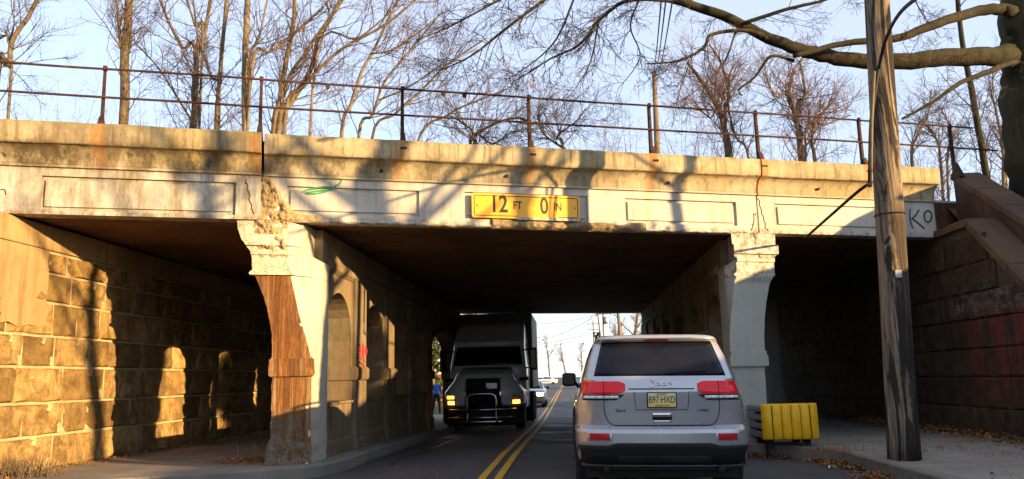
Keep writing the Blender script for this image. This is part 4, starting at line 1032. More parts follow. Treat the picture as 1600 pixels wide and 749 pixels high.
m.box(q[0]-.05, q[0]+.03, q[1]-.205, q[1]-.175, q[2]-.05, q[2]+.05); m.build('tag_plate', MAT['galv'], PO)
m = MB(); q = PB+(PT-PB)*.35
m.tube([(q[0]+.195*math.cos(a), q[1]+.195*math.sin(a), q[2]) for a in np.linspace(0, 6.3, 24)], .008, 4, cap=False); m.build('steel_band', MAT['rust'], PO)
# distant pale pole over the parapet, and its wires
p0 = at(1028, 262, 38); p1 = at(1022, 112, 38); PD = thing('utility_pole', 'pale distant utility pole rising behind the fifth railing post', 'utility pole', (p0[0], p0[1], zr(38)))
MB().tube([(p0[0], p0[1], zr(38)), tuple(p0), tuple(p1)], [.17,.15,.11], 10).build('pole_shaft', MAT['bark_pale'], PD, smooth=True)
q = at(1022, 122, 38)
for i, (dx, tx) in enumerate(((-.1,1036),(.0,1044),(.1,1056))):
    e = at(tx, -30, 9.0); a = np.array([q[0]+dx, q[1], q[2]+.08])
    cable('power_line', [a, a+(e-a)*.33+np.array([0,0,-.25]), a+(e-a)*.66+np.array([0,0,-.25]), e], .012, 'black', ['power line from the pale distant pole, lowest and leftmost of three','middle power line of the three leaving the pale distant pole','rightmost power line leaving the pale distant pole'][i], 'power line')
# pile of old timbers on the track
tp = at(890, 236, 15.5); tz = 4.62
for i, (dx, dy, dz, ln, a) in enumerate(((-.35,.0,.0,1.0,.08),(.05,.15,.17,.8,-.1),(.28,-.05,.0,.34,1.45))):
    m = MB(); m.box(-ln/2, ln/2, -.1, .1, 0, .16); o = m.build('railway_timber', MAT['wood_tie'], None, bevel=.015)
    o.location = (tp[0]+dx, tp[1]+dy, tz+dz+.2); o.rotation_euler = (0,0,a)
    tag(o, ['long weathered timber lying lowest behind the fourth and fifth railing posts','old timber resting on top of another behind the parapet','short sawn timber end standing right of the timber pile on the track'][i], 'timber', 'old timbers on the track')
for i, (dx, dy) in enumerate(((-.35,0),(.28,-.05))):
    m = MB(); m.box(-.25,.25,-.2,.2,0,.19); o = m.build('timber_bearer', MAT['wood_tie']); o.location = (tp[0]+dx, tp[1]+dy, tz+.005); tag(o, ['squat bearer block under the long timber on the track','squat bearer block under the short timber end on the track'][i], 'timber block')

# ------------------------------------------------------------------ yellow nosed crash barrier
CB = thing('crash_barrier', 'steel beam crash barrier with yellow ribbed nose wrapped around the right pier foot', 'barrier', (3.5, 13.2, 0))
x0, x1, y0, y1, z0, z1 = 2.99, 3.86, 13.05, 14.05, .24, .79
m = MB(); L = []
def nose(z, s):
    pts = []; n = 48
    for i in range(n+1):
        t = i/n; x = x0+(x1-x0)*t; rib = .035*abs(math.sin(t*math.pi*6))**.3
        y = y0 + .09*abs(2*t-1)**6 - rib + s; pts.append((x, y, z))
    return pts + [(x1-.02, y0+.18, z), (x0+.02, y0+.18, z)]
zz = [z0, z0+.015, z0+.05, z1-.05, z1-.015, z1]; ss = [.05,.015,0,0,.015,.05]
m.loft([nose(z, s) for z, s in zip(zz, ss)]).build('yellow_nose', MAT['yellow'], CB, auto=30)
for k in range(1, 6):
    xs_ = x0+(x1-x0)*k/6; MB().box(xs_-.006, xs_+.006, y0-.004, y0+.03, z0+.03, z1-.03).build('groove_shade', MAT['rust'], CB)  # dark strips stand in for shade in the rib grooves
for k in range(4):
    zc = .30+k*.135; pr = [(-.0,-.055),(-.045,-.03),(-.045,.03),(.0,.055),(.02,.05),(-.02,.022),(-.02,-.022),(.02,-.05)]
    for sx, xx in ((1, x0+.05), (-1, x1-.05)):
        L = [[(xx+sx*a, y, zc+b) for a, b in pr] for y in (y0+.16, (15.0 if sx > 0 else y1+.2))]
        if sx > 0: L = [l[::-1] for l in L]
        MB().loft(L).build('rail_beam', MAT['galv'], CB)
m = MB(); m.box(x0+.08, x1-.08, y0+.2, y1, z1-.075, z1-.05); m.build('top_plate', MAT['galv'], CB, bevel=.01)
for px_, py_ in ((x0+.15,y0+.3),(x1-.15,y0+.3),(x0+.15,y1-.1),(x1-.15,y1-.1)):
    MB().box(px_-.05, px_+.05, py_-.07, py_+.07, -.15, z1-.08).build('post', MAT['under'], CB)

# ------------------------------------------------------------------ cars: bodies as stacks of rounded plan outlines
def plan(W, y0, y1, rr, rf, n=2.6, N=20):
    pts = []
    for i in range(N+1):
        a = math.pi*i/N; c, s = math.cos(a), math.sin(a)
        pts.append((-W*math.copysign(abs(c)**(2/n), c), y0+rr-rr*abs(s)**(2/n)))
    for i in range(N+1):
        a = math.pi*i/N; c, s = math.cos(a), math.sin(a)
        pts.append((W*math.copysign(abs(c)**(2/n), c), y1-rf+rf*abs(s)**(2/n)))
    return pts
class Body:
    "tab rows: z, W, y0, y1, rr, rf"
    def __init__(s, tab, n=2.6): s.t = tab; s.n = n
    def mesh(s, step=.03, extra=0.):
        zs = sorted(set([r[0] for r in s.t]+[round(z, 4) for z in np.arange(s.t[0][0], s.t[-1][0], step)]))
        m = MB(); L = []
        for z in zs:
            W, y0, y1, rr, rf = lerp_tab(s.t, z); L.append([(x, y, z) for x, y in plan(W+extra, y0-extra, y1+extra, rr, rf, s.n)])
        return m.loft(L)
    def yr(s, x, z, off=0.):
        W, y0, y1, rr, rf = lerp_tab(s.t, z); W += off; t = min(1, abs(x)/W)
        return y0-off+rr-rr*max(0, 1-t**s.n)**(1/s.n)
    def yf(s, x, z, off=0.):
        W, y0, y1, rr, rf = lerp_tab(s.t, z); W += off; t = min(1, abs(x)/W)
        return y1+off-rf+rf*max(0, 1-t**s.n)**(1/s.n)
    def patch(s, outl, off, th, nx=16, nzv=6, front=False, m=None):
        "outl(t in 0..1 along x, v in 0..1)->(x,z); follows the end surface, proud by off, thick th"
        m = m or MB(); f = s.yf if front else s.yr; sg = 1 if front else -1
        A = []; B = []
        for j in range(nzv+1):
            for i in range(nx+1):
                x, z = outl(i/nx, j/nzv); y = f(x, z); A.append((x, y+sg*off, z)); B.append((x, y+sg*(off-th), z))
        n = nx+1; k = len(A); fs = []
        for j in range(nzv):
            for i in range(nx):
                q = (j*n+i, j*n+i+1, (j+1)*n+i+1, (j+1)*n+i); fs.append(q if not front else q[::-1])
        rim = [i for i in range(n)]+[j*n+nx for j in range(1, nzv+1)]+[nzv*n+i for i in range(nx-1,-1,-1)]+[j*n for j in range(nzv-1,0,-1)]
        for a, b in zip(rim, rim[1:]+rim[:1]): fs.append((a, a+k, b+k, b) if not front else (b, b+k, a+k, a))
        m.add(A+B, fs); return m
    def line(s, pts, r, off=.001, front=False):
        f = s.yf if front else s.yr; sg = 1 if front else -1
        P = bz([(x, z) for x, z in pts], 5) if len(pts) > 2 else [np.array(pts[0])+(np.array(pts[1])-np.array(pts[0]))*i/16 for i in range(17)]
        return MB().tube([(p[0], f(p[0], p[1])+sg*off, p[1]) for p in P], r, 5)
    def side(s, pts_yz, off, th, sx):
        "polygon patch on the flank: pts (y,z) corners bottom-rear, bottom-front, top-front, top-rear"
        m = MB(); nx, nzv = 10, 6; (a, b, c, d) = [np.array(p, float) for p in pts_yz]; A = []; B = []
        for j in range(nzv+1):
            for i in range(nx+1):
                u, v = i/nx, j/nzv; p = (a*(1-u)+b*u)*(1-v)+(d*(1-u)+c*u)*v
                W, y0, y1, rr, rf = lerp_tab(s.t, p[1]); x = W
                if p[0] < y0+rr:
                    t = (y0+rr-p[0])/rr; x = W*max(0, 1-min(1, t)**s.n)**(1/s.n)
                A.append((sx*(x+off), p[0], p[1])); B.append((sx*(x+off-th), p[0], p[1]))
        n = nx+1; k = len(A); fs = []
        for j in range(nzv):
            for i in range(nx):
                q = (j*n+i, j*n+i+1, (j+1)*n+i+1, (j+1)*n+i); fs.append(q if sx > 0 else q[::-1])
        rim = [i for i in range(n)]+[j*n+nx for j in range(1, nzv+1)]+[nzv*n+i for i in range(nx-1,-1,-1)]+[j*n for j in range(nzv-1,0,-1)]
        for p_, q_ in zip(rim, rim[1:]+rim[:1]): fs.append((p_, p_+k, q_+k, q_))
        return m.add(A+B, fs)
def wheel(parent, x, y, R, w, sx, rim='alloy', spokes=5):
    m = MB(); L = []; pr = [(-w/2, R*.62), (-w/2, R*.90), (-w/2+.03, R*.985), (-w/4, R), (w/4, R), (w/2-.03, R*.985), (w/2, R*.90), (w/2, R*.62)]
    for dx, r in pr: L.append([(x+dx, y+r*math.cos(a), R+r*math.sin(a)) for a in np.arange(28)*2*math.pi/28])
    wh = m.loft(L).build('wheel', MAT['rubber'], parent, auto=50)
    m = MB(); xo = x+sx*(w/2-.01); L = []
    for dx, r in ((0, R*.64), (.0, R*.60), (-.05, R*.56), (-.06, R*.1)): L.append([(xo+sx*dx, y+r*math.cos(a), R+r*math.sin(a)) for a in np.arange(28)*2*math.pi/28])
    m.loft(L, True, True)
    for k in range(spokes):
        a = k*2*math.pi/spokes+.3; c, s_ = math.cos(a), math.sin(a); pc = np.array([0, c, s_]); pp = np.array([0, -s_, c])
        def P(r, o, d): v = np.array([xo+sx*d, y, R])+pc*r+pp*o; return tuple(v)
        m.hexa([P(.03,-.035,-.055), P(R*.6,-.045,-.05), P(R*.6,.045,-.05), P(.03,.035,-.055), P(.03,-.03,-.01), P(R*.6,-.035,-.002), P(R*.6,.035,-.002), P(.03,.03,-.01)])
    m.build('rim', MAT[rim], wh, origin=(0,0,0))
    return wh
def arch(parent, body, y, R, sx, r=None):
    "dark wheel arch lip and liner"
    r = r or R+.07; m = MB(); P = []
    for k in range(15):
        a = math.pi*k/14; yy, z = y+r*math.cos(a), R+r*math.sin(a)
        W = lerp_tab(body.t, max(z, .4))[0]; P.append((sx*(W+.005), yy, z))
    m.tube(P, .03, 6)
    A = [(p[0]*1.0+sx*.003, p[1], p[2]) for p in P]; B = [(p[0]-sx*.35, p[1], p[2]) for p in P]
    m.add(A, [tuple(range(15)) if sx < 0 else tuple(range(14,-1,-1))])
    return m.build('wheel_arch', MAT['black'], parent, smooth=False)

# the silver SUV ahead, seen from behind
SB = Body([(.30,.86,.30,4.5,.3,.4),(.36,.90,.10,4.7,.3,.4),(.45,.935,.03,4.79,.34,.45),(.60,.952,.0,4.82,.38,.5),(.70,.954,.0,4.82,.38,.5),(.735,.952,.012,4.82,.38,.5),(.757,.950,.075,4.81,.35,.5),(.775,.948,.112,4.81,.35,.5),
           (.90,.948,.105,4.79,.36,.5),(.99,.94,.098,4.77,.38,.5),(1.06,.925,.092,4.72,.40,.5),(1.12,.90,.088,4.5,.42,.5),(1.16,.885,.098,4.1,.42,.5),(1.20,.872,.112,3.8,.42,.5),(1.25,.868,.135,3.5,.36,.5),(1.285,.86,.165,3.42,.33,.45),
           (1.30,.853,.18,3.38,.32,.45),(1.45,.81,.285,3.05,.28,.4),(1.60,.75,.395,2.72,.25,.35),(1.645,.728,.432,2.62,.24,.35),(1.668,.712,.40,2.55,.22,.35),(1.69,.70,.37,2.48,.22,.35),(1.715,.675,.385,2.38,.24,.4),(1.735,.62,.45,2.2,.28,.5),(1.747,.45,.62,1.9,.3,.6)], 2.9)
SUV = thing('silver_suv', 'silver SUV driving ahead, seen from behind, red tail lights and yellow number plate', 'suv', (.955, 8.72, -.035))
SUV['_o'] = [0.,0.,0.]; SUV.rotation_euler = (0, R_(1.0), R_(-.3)); SUV.scale = (.972, 1, 1.018)
SB.mesh(.022).build('body', MAT['silver'], SUV, auto=42)
LQ = lambda xa0, xa1, za, xb0, xb1, zb: (lambda t, v: ((xa0+(xa1-xa0)*t)*(1-v)+(xb0+(xb1-xb0)*t)*v, za+(zb-za)*v))
rg = SB.patch(LQ(-.735,.735,1.288,-.632,.632,1.652), .004, .02, 24, 8).build('rear_window', MAT['glass'], SUV, smooth=True)
# wiper
w_ = [(.08,1.315),(.25,1.325),(.42,1.332),(.52,1.338)]
SB.line(w_, .009, .018).build('rear_wiper', MAT['black'], rg)
sp = SB.patch(LQ(-.645,.645,1.655,-.66,.66,1.70), .035, .05, 24, 3).build('roof_spoiler', MAT['silver'], SUV, smooth=True, bevel=.01)
SB.patch(LQ(-.135,.135,1.664,-.12,.12,1.684), .042, .02, 8, 2).build('brake_light', MAT['red_dull'], SUV, bevel=.004)
# tail lights: red upper lens, clear strip below, dark divider
for s in (-1, 1):
    def up(t, v, s=s):
        x = .395+(.875-.395)*t; zb, zt_ = 1.098+.035*(max(0, .22-t)/.22)**2, 1.232-.028*(max(0, .2-t)/.2)**2
        if t > .8: zt_ -= .012*(t-.8)/.2
        return (s*x, zb+(zt_-zb)*v) if s > 0 else (-(.875-(.875-.395)*t), (lambda tt: (1.098+.035*(max(0,.22-tt)/.22)**2)+((1.232-.028*(max(0,.2-tt)/.2)**2)-(1.098+.035*(max(0,.22-tt)/.22)**2))*v)(1-t))
    tl = SB.patch(up, .014, .04, 22, 5).build('tail_light', MAT['red_lens'], SUV, smooth=True, bevel=.004)
    def lo(t, v, s=s):
        tt = t if s > 0 else 1-t; x = .40+(.865-.40)*tt; xb = .50+(.865-.50)*tt
        return (s*(x*(v)+xb*(1-v)), 1.035+.058*v)
    SB.patch(lo, .010, .03, 18, 3).build('lens_housing', MAT['black'], tl, smooth=True)
    def cl(t, v, s=s):
        tt = t if s > 0 else 1-t; x = .47+(.858-.47)*tt
        return (s*x, 1.050+.030*v)
    SB.patch(cl, .015, .02, 18, 2).build('clear_lens', MAT['clear_lens'], tl, smooth=True)
    SB.line([(s*.63,1.03),(s*.63,1.235)], .0045, .014).build('lens_gap', MAT['black'], tl)
    SB.patch((lambda s: (lambda t, v: (s*(.58+(.80-.58)*(t if s > 0 else 1-t)), .628+.07*v)))(s), .008, .03, 10, 2).build('reflector', MAT['red_reflector'], SUV, smooth=True, bevel=.004)
    SB.patch((lambda s: (lambda t, v: (s*(.555+(.83-.555)*(t if s > 0 else 1-t)), .612+.098*v)))(s), .004, .03, 10, 2).build('reflector_surround', MAT['silver'], SUV, smooth=True, bevel=.01)
    # body seams
    SB.line([(s*.63,1.03),(s*.632,.96),(s*.615,.87),(s*.57,.795),(s*.50,.772)], .0045).build('seam', MAT['black'], SUV)
    SB.side([(.62,1.215),(3.1,1.215),(2.6,1.60),(.82,1.60)], .004, .02, s).build('side_window', MAT['glass'], SUV, smooth=True)
    SB.side([(.40,1.27),(.60,1.24),(.80,1.60),(.55,1.60)], .0035, .02, s).build('quarter_window', MAT['glass'], SUV, smooth=True)
    for yy in (1.75, 2.75):
        m = MB(); m.tube([(s*(lerp_tab(SB.t, z)[0]+.001), yy, z) for z in np.linspace(.5,1.2,12)], .004, 4); m.build('door_seam', MAT['black'], SUV)
    for yy in (1.95, 3.0):
        m = MB(); m.tube([(s*.965, yy-.1, 1.02), (s*.985, yy-.06, 1.02), (s*.985, yy+.06, 1.02), (s*.965, yy+.1, 1.02)], .014, 6); m.build('door_handle', MAT['chrome'], SUV, smooth=True)
    m = MB(); P = [(s*.64, .75, 1.725), (s*.645, .82, 1.775), (s*.65, 1.5, 1.785), (s*.64, 2.3, 1.765), (s*.63, 2.38, 1.715)]
    m.tube(bz(P, 4), .018, 6); m.build('roof_rail', MAT['black'], SUV, smooth=True)
    arch(SUV, SB, .98, .37, s); arch(SUV, SB, 3.9, .37, s)
    wheel(SUV, s*.825, .98, .375, .265, s); wheel(SUV, s*.825, 3.9, .375, .265, s)
    # mirrors
    m = MB(); L = []
    for k, (dx, sc) in enumerate(((0,.75),(.03,.95),(.15,1.0),(.2,.8))):
        L.append([(s*(.93+dx), 2.95+.09*math.sin(a)*sc, 1.245+.095*math.cos(a)*sc) for a in np.arange(14)*2*math.pi/14])
    if s > 0: L = [l[::-1] for l in L]
    mm_ = m.loft(L).build('wing_mirror', MAT['black'], SUV, smooth=True, bevel=.01)
    MB().box(s*.96-.0, s*.96+s*.145, 2.856, 2.862, 1.18, 1.31).build('mirror_glass', MAT['glass'], mm_)
    m = MB(); m.tube([(s*.88,2.98,1.14),(s*.95,2.95,1.2)], .025, 6); m.build('mirror_arm', MAT['black'], mm_)
    SB.side([(4.18,.84),(4.30,.84),(4.30,.885),(4.18,.885)], .006, .02, s).build('side_marker', glow('amber_marker', (1,.45,.04), 1.6) if s < 0 else bpy.data.materials['amber_marker'], SUV)
SB.line([(-.52,.771),(.52,.771)], .008, .002).build('seam', MAT['black'], SUV)
SB.line([(-.36,1.150),(.36,1.150)], .0065, .001).build('trim_strip', MAT['black'], SUV)
# plate recess, plate, handle
for pq in ([(-.30,1.12),(-.28,.95),(-.24,.935),(.24,.935),(.28,.95),(.30,1.12)],): SB.line(pq, .0035, .0).build('plate_recess', MAT['under'], SUV)
MAT['plate'] = None; t = NT('number_plate_yellow', .4, 0, .4); P = t.obj()
t.color(t.ramp(t.maprange(t.sep(P)[2], .96, 1.12), [(.1, (.75,.55,.13)), (.75, (.70,.62,.34))])); MAT['plate'] = t.m
ypl = SB.yr(0, 1.04)-.014
m = MB(); m.box(-.162,.162,ypl,ypl+.02,.955,1.118); m.build('plate_frame', MAT['black'], SUV, bevel=.006)
m = MB(); m.box(-.15,.15,ypl-.004,ypl+.004,.965,1.108); pl = m.build('number_plate', MAT['plate'], SUV)
def stick(txt, size, x, z, y, mat, parent, xs=1., ext=.001, align='CENTER', off=0.):
    me = text_mesh(txt, size, ext, align, xs, off=off); me.transform(Matrix.Rotation(math.pi/2, 4, 'X')); me.materials.append(mat)
    o = bpy.data.objects.new('lettering', me); COL.objects.link(o); o.location = (x, y, z); o.parent = parent; return o
stick('B97\u00b7HXD', .098, 0, 1.037, ypl-.0055, MAT['signink'], pl, .74); stick('GARDEN STATE', .022, 0, .977, ypl-.0055, MAT['signink'], pl, .95); stick('NEW JERSEY', .022, 0, 1.094, ypl-.0055, MAT['signink'], pl, .95)
jy = SB.yr(0,1.2)-.008
stick('eep', .135, .032, 1.203, jy, MAT['badge'], SUV, 1.05, .009, off=.0015)
MB().tube(bz([(-.082,jy,1.252),(-.082,jy,1.195),(-.092,jy,1.174),(-.112,jy,1.170),(-.126,jy,1.188)], 5), .010, 6).build('lettering', MAT['badge'], SUV, smooth=True)
MB().tube([(-.104,jy,1.252),(-.066,jy,1.252)], .009, 6).build('lettering', MAT['badge'], SUV, smooth=True)
stick('4x4', .05, -.45, .925, SB.yr(.45,.92)-.003, MAT['under'], SUV, 1.5, .002); stick('Limited', .038, .44, .93, SB.yr(.44,.92)-.003, MAT['under'], SUV, 1.1, .002)
SB.patch(LQ(-.105,.105,.815,-.11,.11,.885), .0015, .02, 8, 3).build('handle_recess', MAT['black'], SUV, bevel=.006)
SB.patch(LQ(-.105,.105,.865,-.105,.105,.90), .02, .03, 8, 2).build('tailgate_handle', MAT['chrome'], SUV, smooth=True, bevel=.005)
SB.patch(LQ(-.10,.10,.805,-.10,.10,.825), .006, .02, 8, 2).build('handle_trim', MAT['chrome'], SUV, smooth=True, bevel=.004)
# black lower bumper wraps round the corners
def low(t, v): x = -.935+1.87*t; top = .60+.028*min(1, max(0, (abs(x)-.5)/.1))*(-1 if abs(x) > .5 else 0)+.0; return (x, .34+(top-.34)*v)
SB.patch(low, .012, .05, 40, 6).build('bumper_skirt', MAT['black'], SUV, smooth=True)
SB.patch(LQ(-.5,.5,.40,-.5,.5,.47), .022, .04, 16, 2).build('bumper_step', MAT['under'], SUV, bevel=.006)
m = MB(); m.box(-.84,.84,.35,4.5,.22,.34); m.build('underbody', MAT['under'], SUV)
for s in (-1, 1): MB().cyl((s*.62,.10,.325), (s*.62,.4,.325), .036, n=12).build('exhaust_pipe', MAT['under'], SUV, smooth=True)
m = MB(); L = [[(-.01,.95,1.74),(.01,.95,1.74),(.02,1.12,1.74),(-.02,1.12,1.74)],[(-.004,.945,1.83),(.004,.945,1.83),(.008,1.0,1.83),(-.008,1.0,1.83)]]
m.loft(L).build('aerial_fin', MAT['black'], SUV)

# ------------------------------------------------------------------ the semi truck stopped in the underpass
TR = thing('semi_truck', 'grey semi truck with lit headlights stopped facing us inside the underpass', 'truck', (-2.53, 23.3, zr(23.3)-.02)); TR['_o'] = [0.,0.,0.]
HB = Body([(.55,1.0,.62,3.0,.5,.3),(.75,1.17,.30,3.0,.62,.3),(1.0,1.19,.24,3.0,.66,.3),(1.12,1.18,.24,3.0,.66,.3),(1.25,1.08,.28,2.6,.6,.3),(1.45,.92,.36,2.5,.55,.3),(1.62,.86,.50,2.4,.5,.3),(1.74,.80,.80,2.3,.5,.3),(1.82,.76,1.3,2.2,.4,.3),(1.86,.70,1.7,2.1,.2,.2)], 3.2)
HB.mesh(.03).build('hood', MAT['truck'], TR, auto=40)
CBD = Body([(.6,1.18,1.75,4.2,.25,.2),(1.80,1.20,1.72,4.2,.3,.2),(1.85,1.19,1.74,4.2,.32,.2),(2.55,1.12,2.12,4.2,.32,.2),(2.62,1.13,2.08,4.2,.3,.2),(2.72,1.13,2.2,4.2,.3,.2),(3.2,1.10,2.9,4.2,.35,.2),(3.36,1.04,3.3,4.2,.35,.2)], 3.5)
CBD.mesh(.06).build('cab', MAT['truck'], TR, auto=40)
CBD.patch(LQ(-1.08,1.08,1.90,-1.0,1.0,2.48), .006, .03, 24, 6).build('windscreen', MAT['glass'], TR, smooth=True)
CBD.patch(LQ(-1.06,1.06,2.50,-1.06,1.06,2.64), .10, .06, 20, 3).build('sun_visor', MAT['truck'], TR, smooth=True, bevel=.015)
MAT['amber'] = glow('amber_lamp', (1,.42,.03), 3.0); MAT['head'] = glow('headlamp_glow', (1,.62,.22), 18.0); MAT['head_dim'] = glow('dipped_lamp', (1,.33,.04), 3.0)
for x in (-.22, 0, .22, -.75, .75):
    HBx = CBD.patch(LQ(x-.05,x+.05,2.655,x-.05,x+.05,2.69), .06, .05, 3, 1).build('marker_lamp', flat('amber_lens', (.6,.25,.03), .3) if x == -.22 else bpy.data.materials['amber_lens'], TR)
for x in (-.02,): CBD.patch(LQ(-.012,.012,1.9,-.012,.012,2.48), .009, .01, 2, 6).build('windscreen_divider', MAT['black'], TR)
gr = HB.patch(LQ(-.50,.50,.74,-.46,.46,1.46), .012, .04, 14, 8).build('grille', MAT['black'], TR, smooth=True)
for k in range(9):
    z = .80+k*.075; HB.line([(-.47,z),(.47,z)], .006, .02).build('grille_bar', MAT['under'], gr)
for a, b in (((-.53,.72),(-.49,1.48)),((.53,.72),(.49,1.48)),((-.53,.72),(.53,.72)),((-.49,1.48),(.49,1.48))):
    HB.line([a, b], .026, .02).build('grille_surround', MAT['chrome'], TR)
HB.line([(-.34,.78),(.36,1.45)], .016, .04).build('grille_diagonal', MAT['chrome'], gr)
y_ = HB.yr(.22,1.26)-.05
m = MB(); m.box(.10,.42,y_,y_+.02,1.20,1.36); pt = m.build('number_plate', MAT['white_car'], TR)
bp = Body([(.16,1.10,.25,1.2,.5,.3),(.24,1.19,.10,1.2,.6,.3),(.62,1.20,.06,1.2,.6,.3),(.70,1.19,.14,1.2,.6,.3)], 3.2)
bp.mesh(.05).build('bumper', MAT['under'], TR, auto=40)
bp.patch(LQ(-.62,.62,.20,-.62,.62,.30), .012, .03, 12, 2).build('bumper_trim', MAT['chrome'], TR, smooth=True)
m = MB(); yb = -.10
for z in (.40, .62): MB().tube([(-.98,.1,z),(-.85,yb,z),(.85,yb,z),(.98,.1,z)], .024, 8).build('bull_bar_rail', MAT['chrome'], TR, smooth=True)
MB().tube(bz([(-.42,yb,.22),(-.42,yb,.85),(-.36,yb,1.02),(-.2,yb,1.06),(.2,yb,1.06),(.36,yb,1.02),(.42,yb,.85),(.42,yb,.22)], 4), .032, 8).build('bull_bar_hoop', MAT['chrome'], TR, smooth=True)
for s in (-1, 1):
    HB.patch((lambda s: (lambda t, v: (s*(.80+.34*(t if s > 0 else 1-t)), .72+.34*v)))(s), .008, .04, 8, 4).build('headlight_housing', MAT['clear_lens'], TR, smooth=True)
    q = HB.patch((lambda s: (lambda t, v: (s*(.86+.20*(t if s > 0 else 1-t)), .76+.10*v)))(s), .016, .03, 8, 3); q.build('headlight', MAT['head_dim'], TR, smooth=True)
    HB.patch((lambda s: (lambda t, v: (s*(.86+.22*(t if s > 0 else 1-t)), .93+.08*v)))(s), .014, .03, 6, 2).build('turn_signal', MAT['amber'] if s < 0 else bpy.data.materials['amber_lens'], TR, smooth=True)
    m = MB(); m.box(s*1.42-.11, s*1.42+.11, 1.95, 2.07, 1.72, 2.42); mi = m.build('mirror', MAT['black'], TR, bevel=.04)
    MB().tube([(s*1.1,2.05,1.80),(s*1.42,2.0,1.80)], .025, 6).build('mirror_arm', MAT['black'], mi); MB().tube([(s*1.1,2.15,2.36),(s*1.42,2.0,2.36)], .025, 6).build('mirror_arm', MAT['black'], mi)
    m = MB(); m.box(s*1.42-.085, s*1.42+.085, 1.935, 1.955, 1.78, 2.36); m.build('mirror_face', MAT['glass'], mi, bevel=.02)
    m = MB(); m.box(s*1.14-.14, s*1.14+.14, 1.35, 1.43, 1.42, 1.52); m.build('hood_mirror', MAT['black'], TR, bevel=.02)
    wheel(TR, s*1.02, 1.25, .51, .30, s, 'chrome'); wheel(TR, s*1.0, 5.2, .51, .55, s, 'chrome'); wheel(TR, s*1.0, 6.5, .51, .55, s, 'chrome')
    m = MB(); m.cyl((s*1.0,4.35,1.0), (s*1.0,4.35,3.35), .09, n=12); m.build('exhaust_stack', MAT['chrome'], TR, smooth=True)
m = MB(); m.box(-1.27,1.27,4.75,9.4,1.15,3.74); m.build('trailer', flat('trailer_side', (.08,.08,.085), .5, .2, .4, .15, 2), TR, bevel=.03)
m = MB(); m.box(-.45,.45,1.0,9.0,.55,1.1); m.build('chassis', MAT['under'], TR)
print('vehicles done')

# ------------------------------------------------------------------ the police officer beyond the arcade
MAT['skin'] = flat('skin', (.42,.26,.18), .6, 0, .3); MAT['blue_shirt'] = flat('blue_uniform_shirt', (.05,.16,.42), .85, 0, .2, .2, 30)
MAT['navy'] = flat('dark_uniform_trousers', (.018,.02,.035), .85, 0, .2, .2, 30); MAT['orange_cloth'] = flat('orange_stripe', (.65,.22,.03), .8); MAT['hair'] = flat('dark_hair', (.03,.02,.015), .8)
def skin_body(name, verts, edges, radii, mat, parent, levels=2):
    me = bpy.data.meshes.new(name); me.from_pydata(verts, edges, []); o = bpy.data.objects.new(name, me); COL.objects.link(o)
    sk = o.modifiers.new('skin', 'SKIN'); sk.use_smooth_shade = True
    for i, r in enumerate(radii):
        v = me.skin_vertices[0].data[i]; v.radius = r if hasattr(r, '__len__') else (r, r); v.use_root = (i == 0)
    sb = o.modifiers.new('sub', 'SUBSURF'); sb.levels = sb.render_levels = levels
    dg = bpy.context.evaluated_depsgraph_get(); dg.update(); m2 = bpy.data.meshes.new_from_object(o.evaluated_get(dg)); m2.name = name
    bpy.data.objects.remove(o)
    m2.materials.clear()
    for mm in (mat if isinstance(mat, list) else [mat]): m2.materials.append(mm)
    q = bpy.data.objects.new(name, m2); COL.objects.link(q); q.parent = parent; return q
op = (-6.62, 40.0, gz(-6.62, 40)+.02)
OF = thing('person', 'person in blue uniform shirt and dark trousers with an orange stripe, left of the truck', 'person', op, rz=R_(205))
# facing +y locally, mid stride; joints: 0 pelvis
V = [(0,0,.95),(0,.01,1.12),(0,.015,1.30),(0,.0,1.45),(0,.01,1.53),(0,.03,1.60),(0,.035,1.68),(0,.03,1.76),
     (-.10,0,.90),(-.11,.14,.52),(-.11,.22,.09),(-.11,.36,.045),
     (.10,0,.90),(.11,-.05,.50),(.11,-.32,.14),(.11,-.22,.05),
     (-.19,0,1.42),(-.25,-.10,1.16),(-.24,.04,.94),
     (.19,0,1.42),(.25,.07,1.15),(.24,.22,.96)]
Ed = [(0,1),(1,2),(2,3),(3,4),(4,5),(5,6),(6,7),(0,8),(8,9),(9,10),(10,11),(0,12),(12,13),(13,14),(14,15),(3,16),(16,17),(17,18),(3,19),(19,20),(20,21)]
Rr = [(.16,.12),(.15,.11),(.17,.12),(.12,.09),(.055,.06),(.08,.09),(.085,.10),(.06,.07),.095,.065,.048,.035,.095,.065,.048,.035,.065,.05,.035,.065,.05,.035]
body = skin_body('body', V, Ed, Rr, [MAT['skin'], MAT['blue_shirt'], MAT['navy'], MAT['hair']], OF)
for p in body.data.polygons:
    c = p.center
    k = 0
    if c.z < .97 and abs(c.x) < .20 and c.z < .93+.0: k = 2
    elif c.z < 1.0 and abs(c.x) < .19: k = 2
    elif c.z < 1.49 and not (abs(c.x) > .2 and c.z < 1.02): k = 1
    if c.z > 1.70 or (c.z > 1.6 and c.y < -.02): k = 3
    p.material_index = k
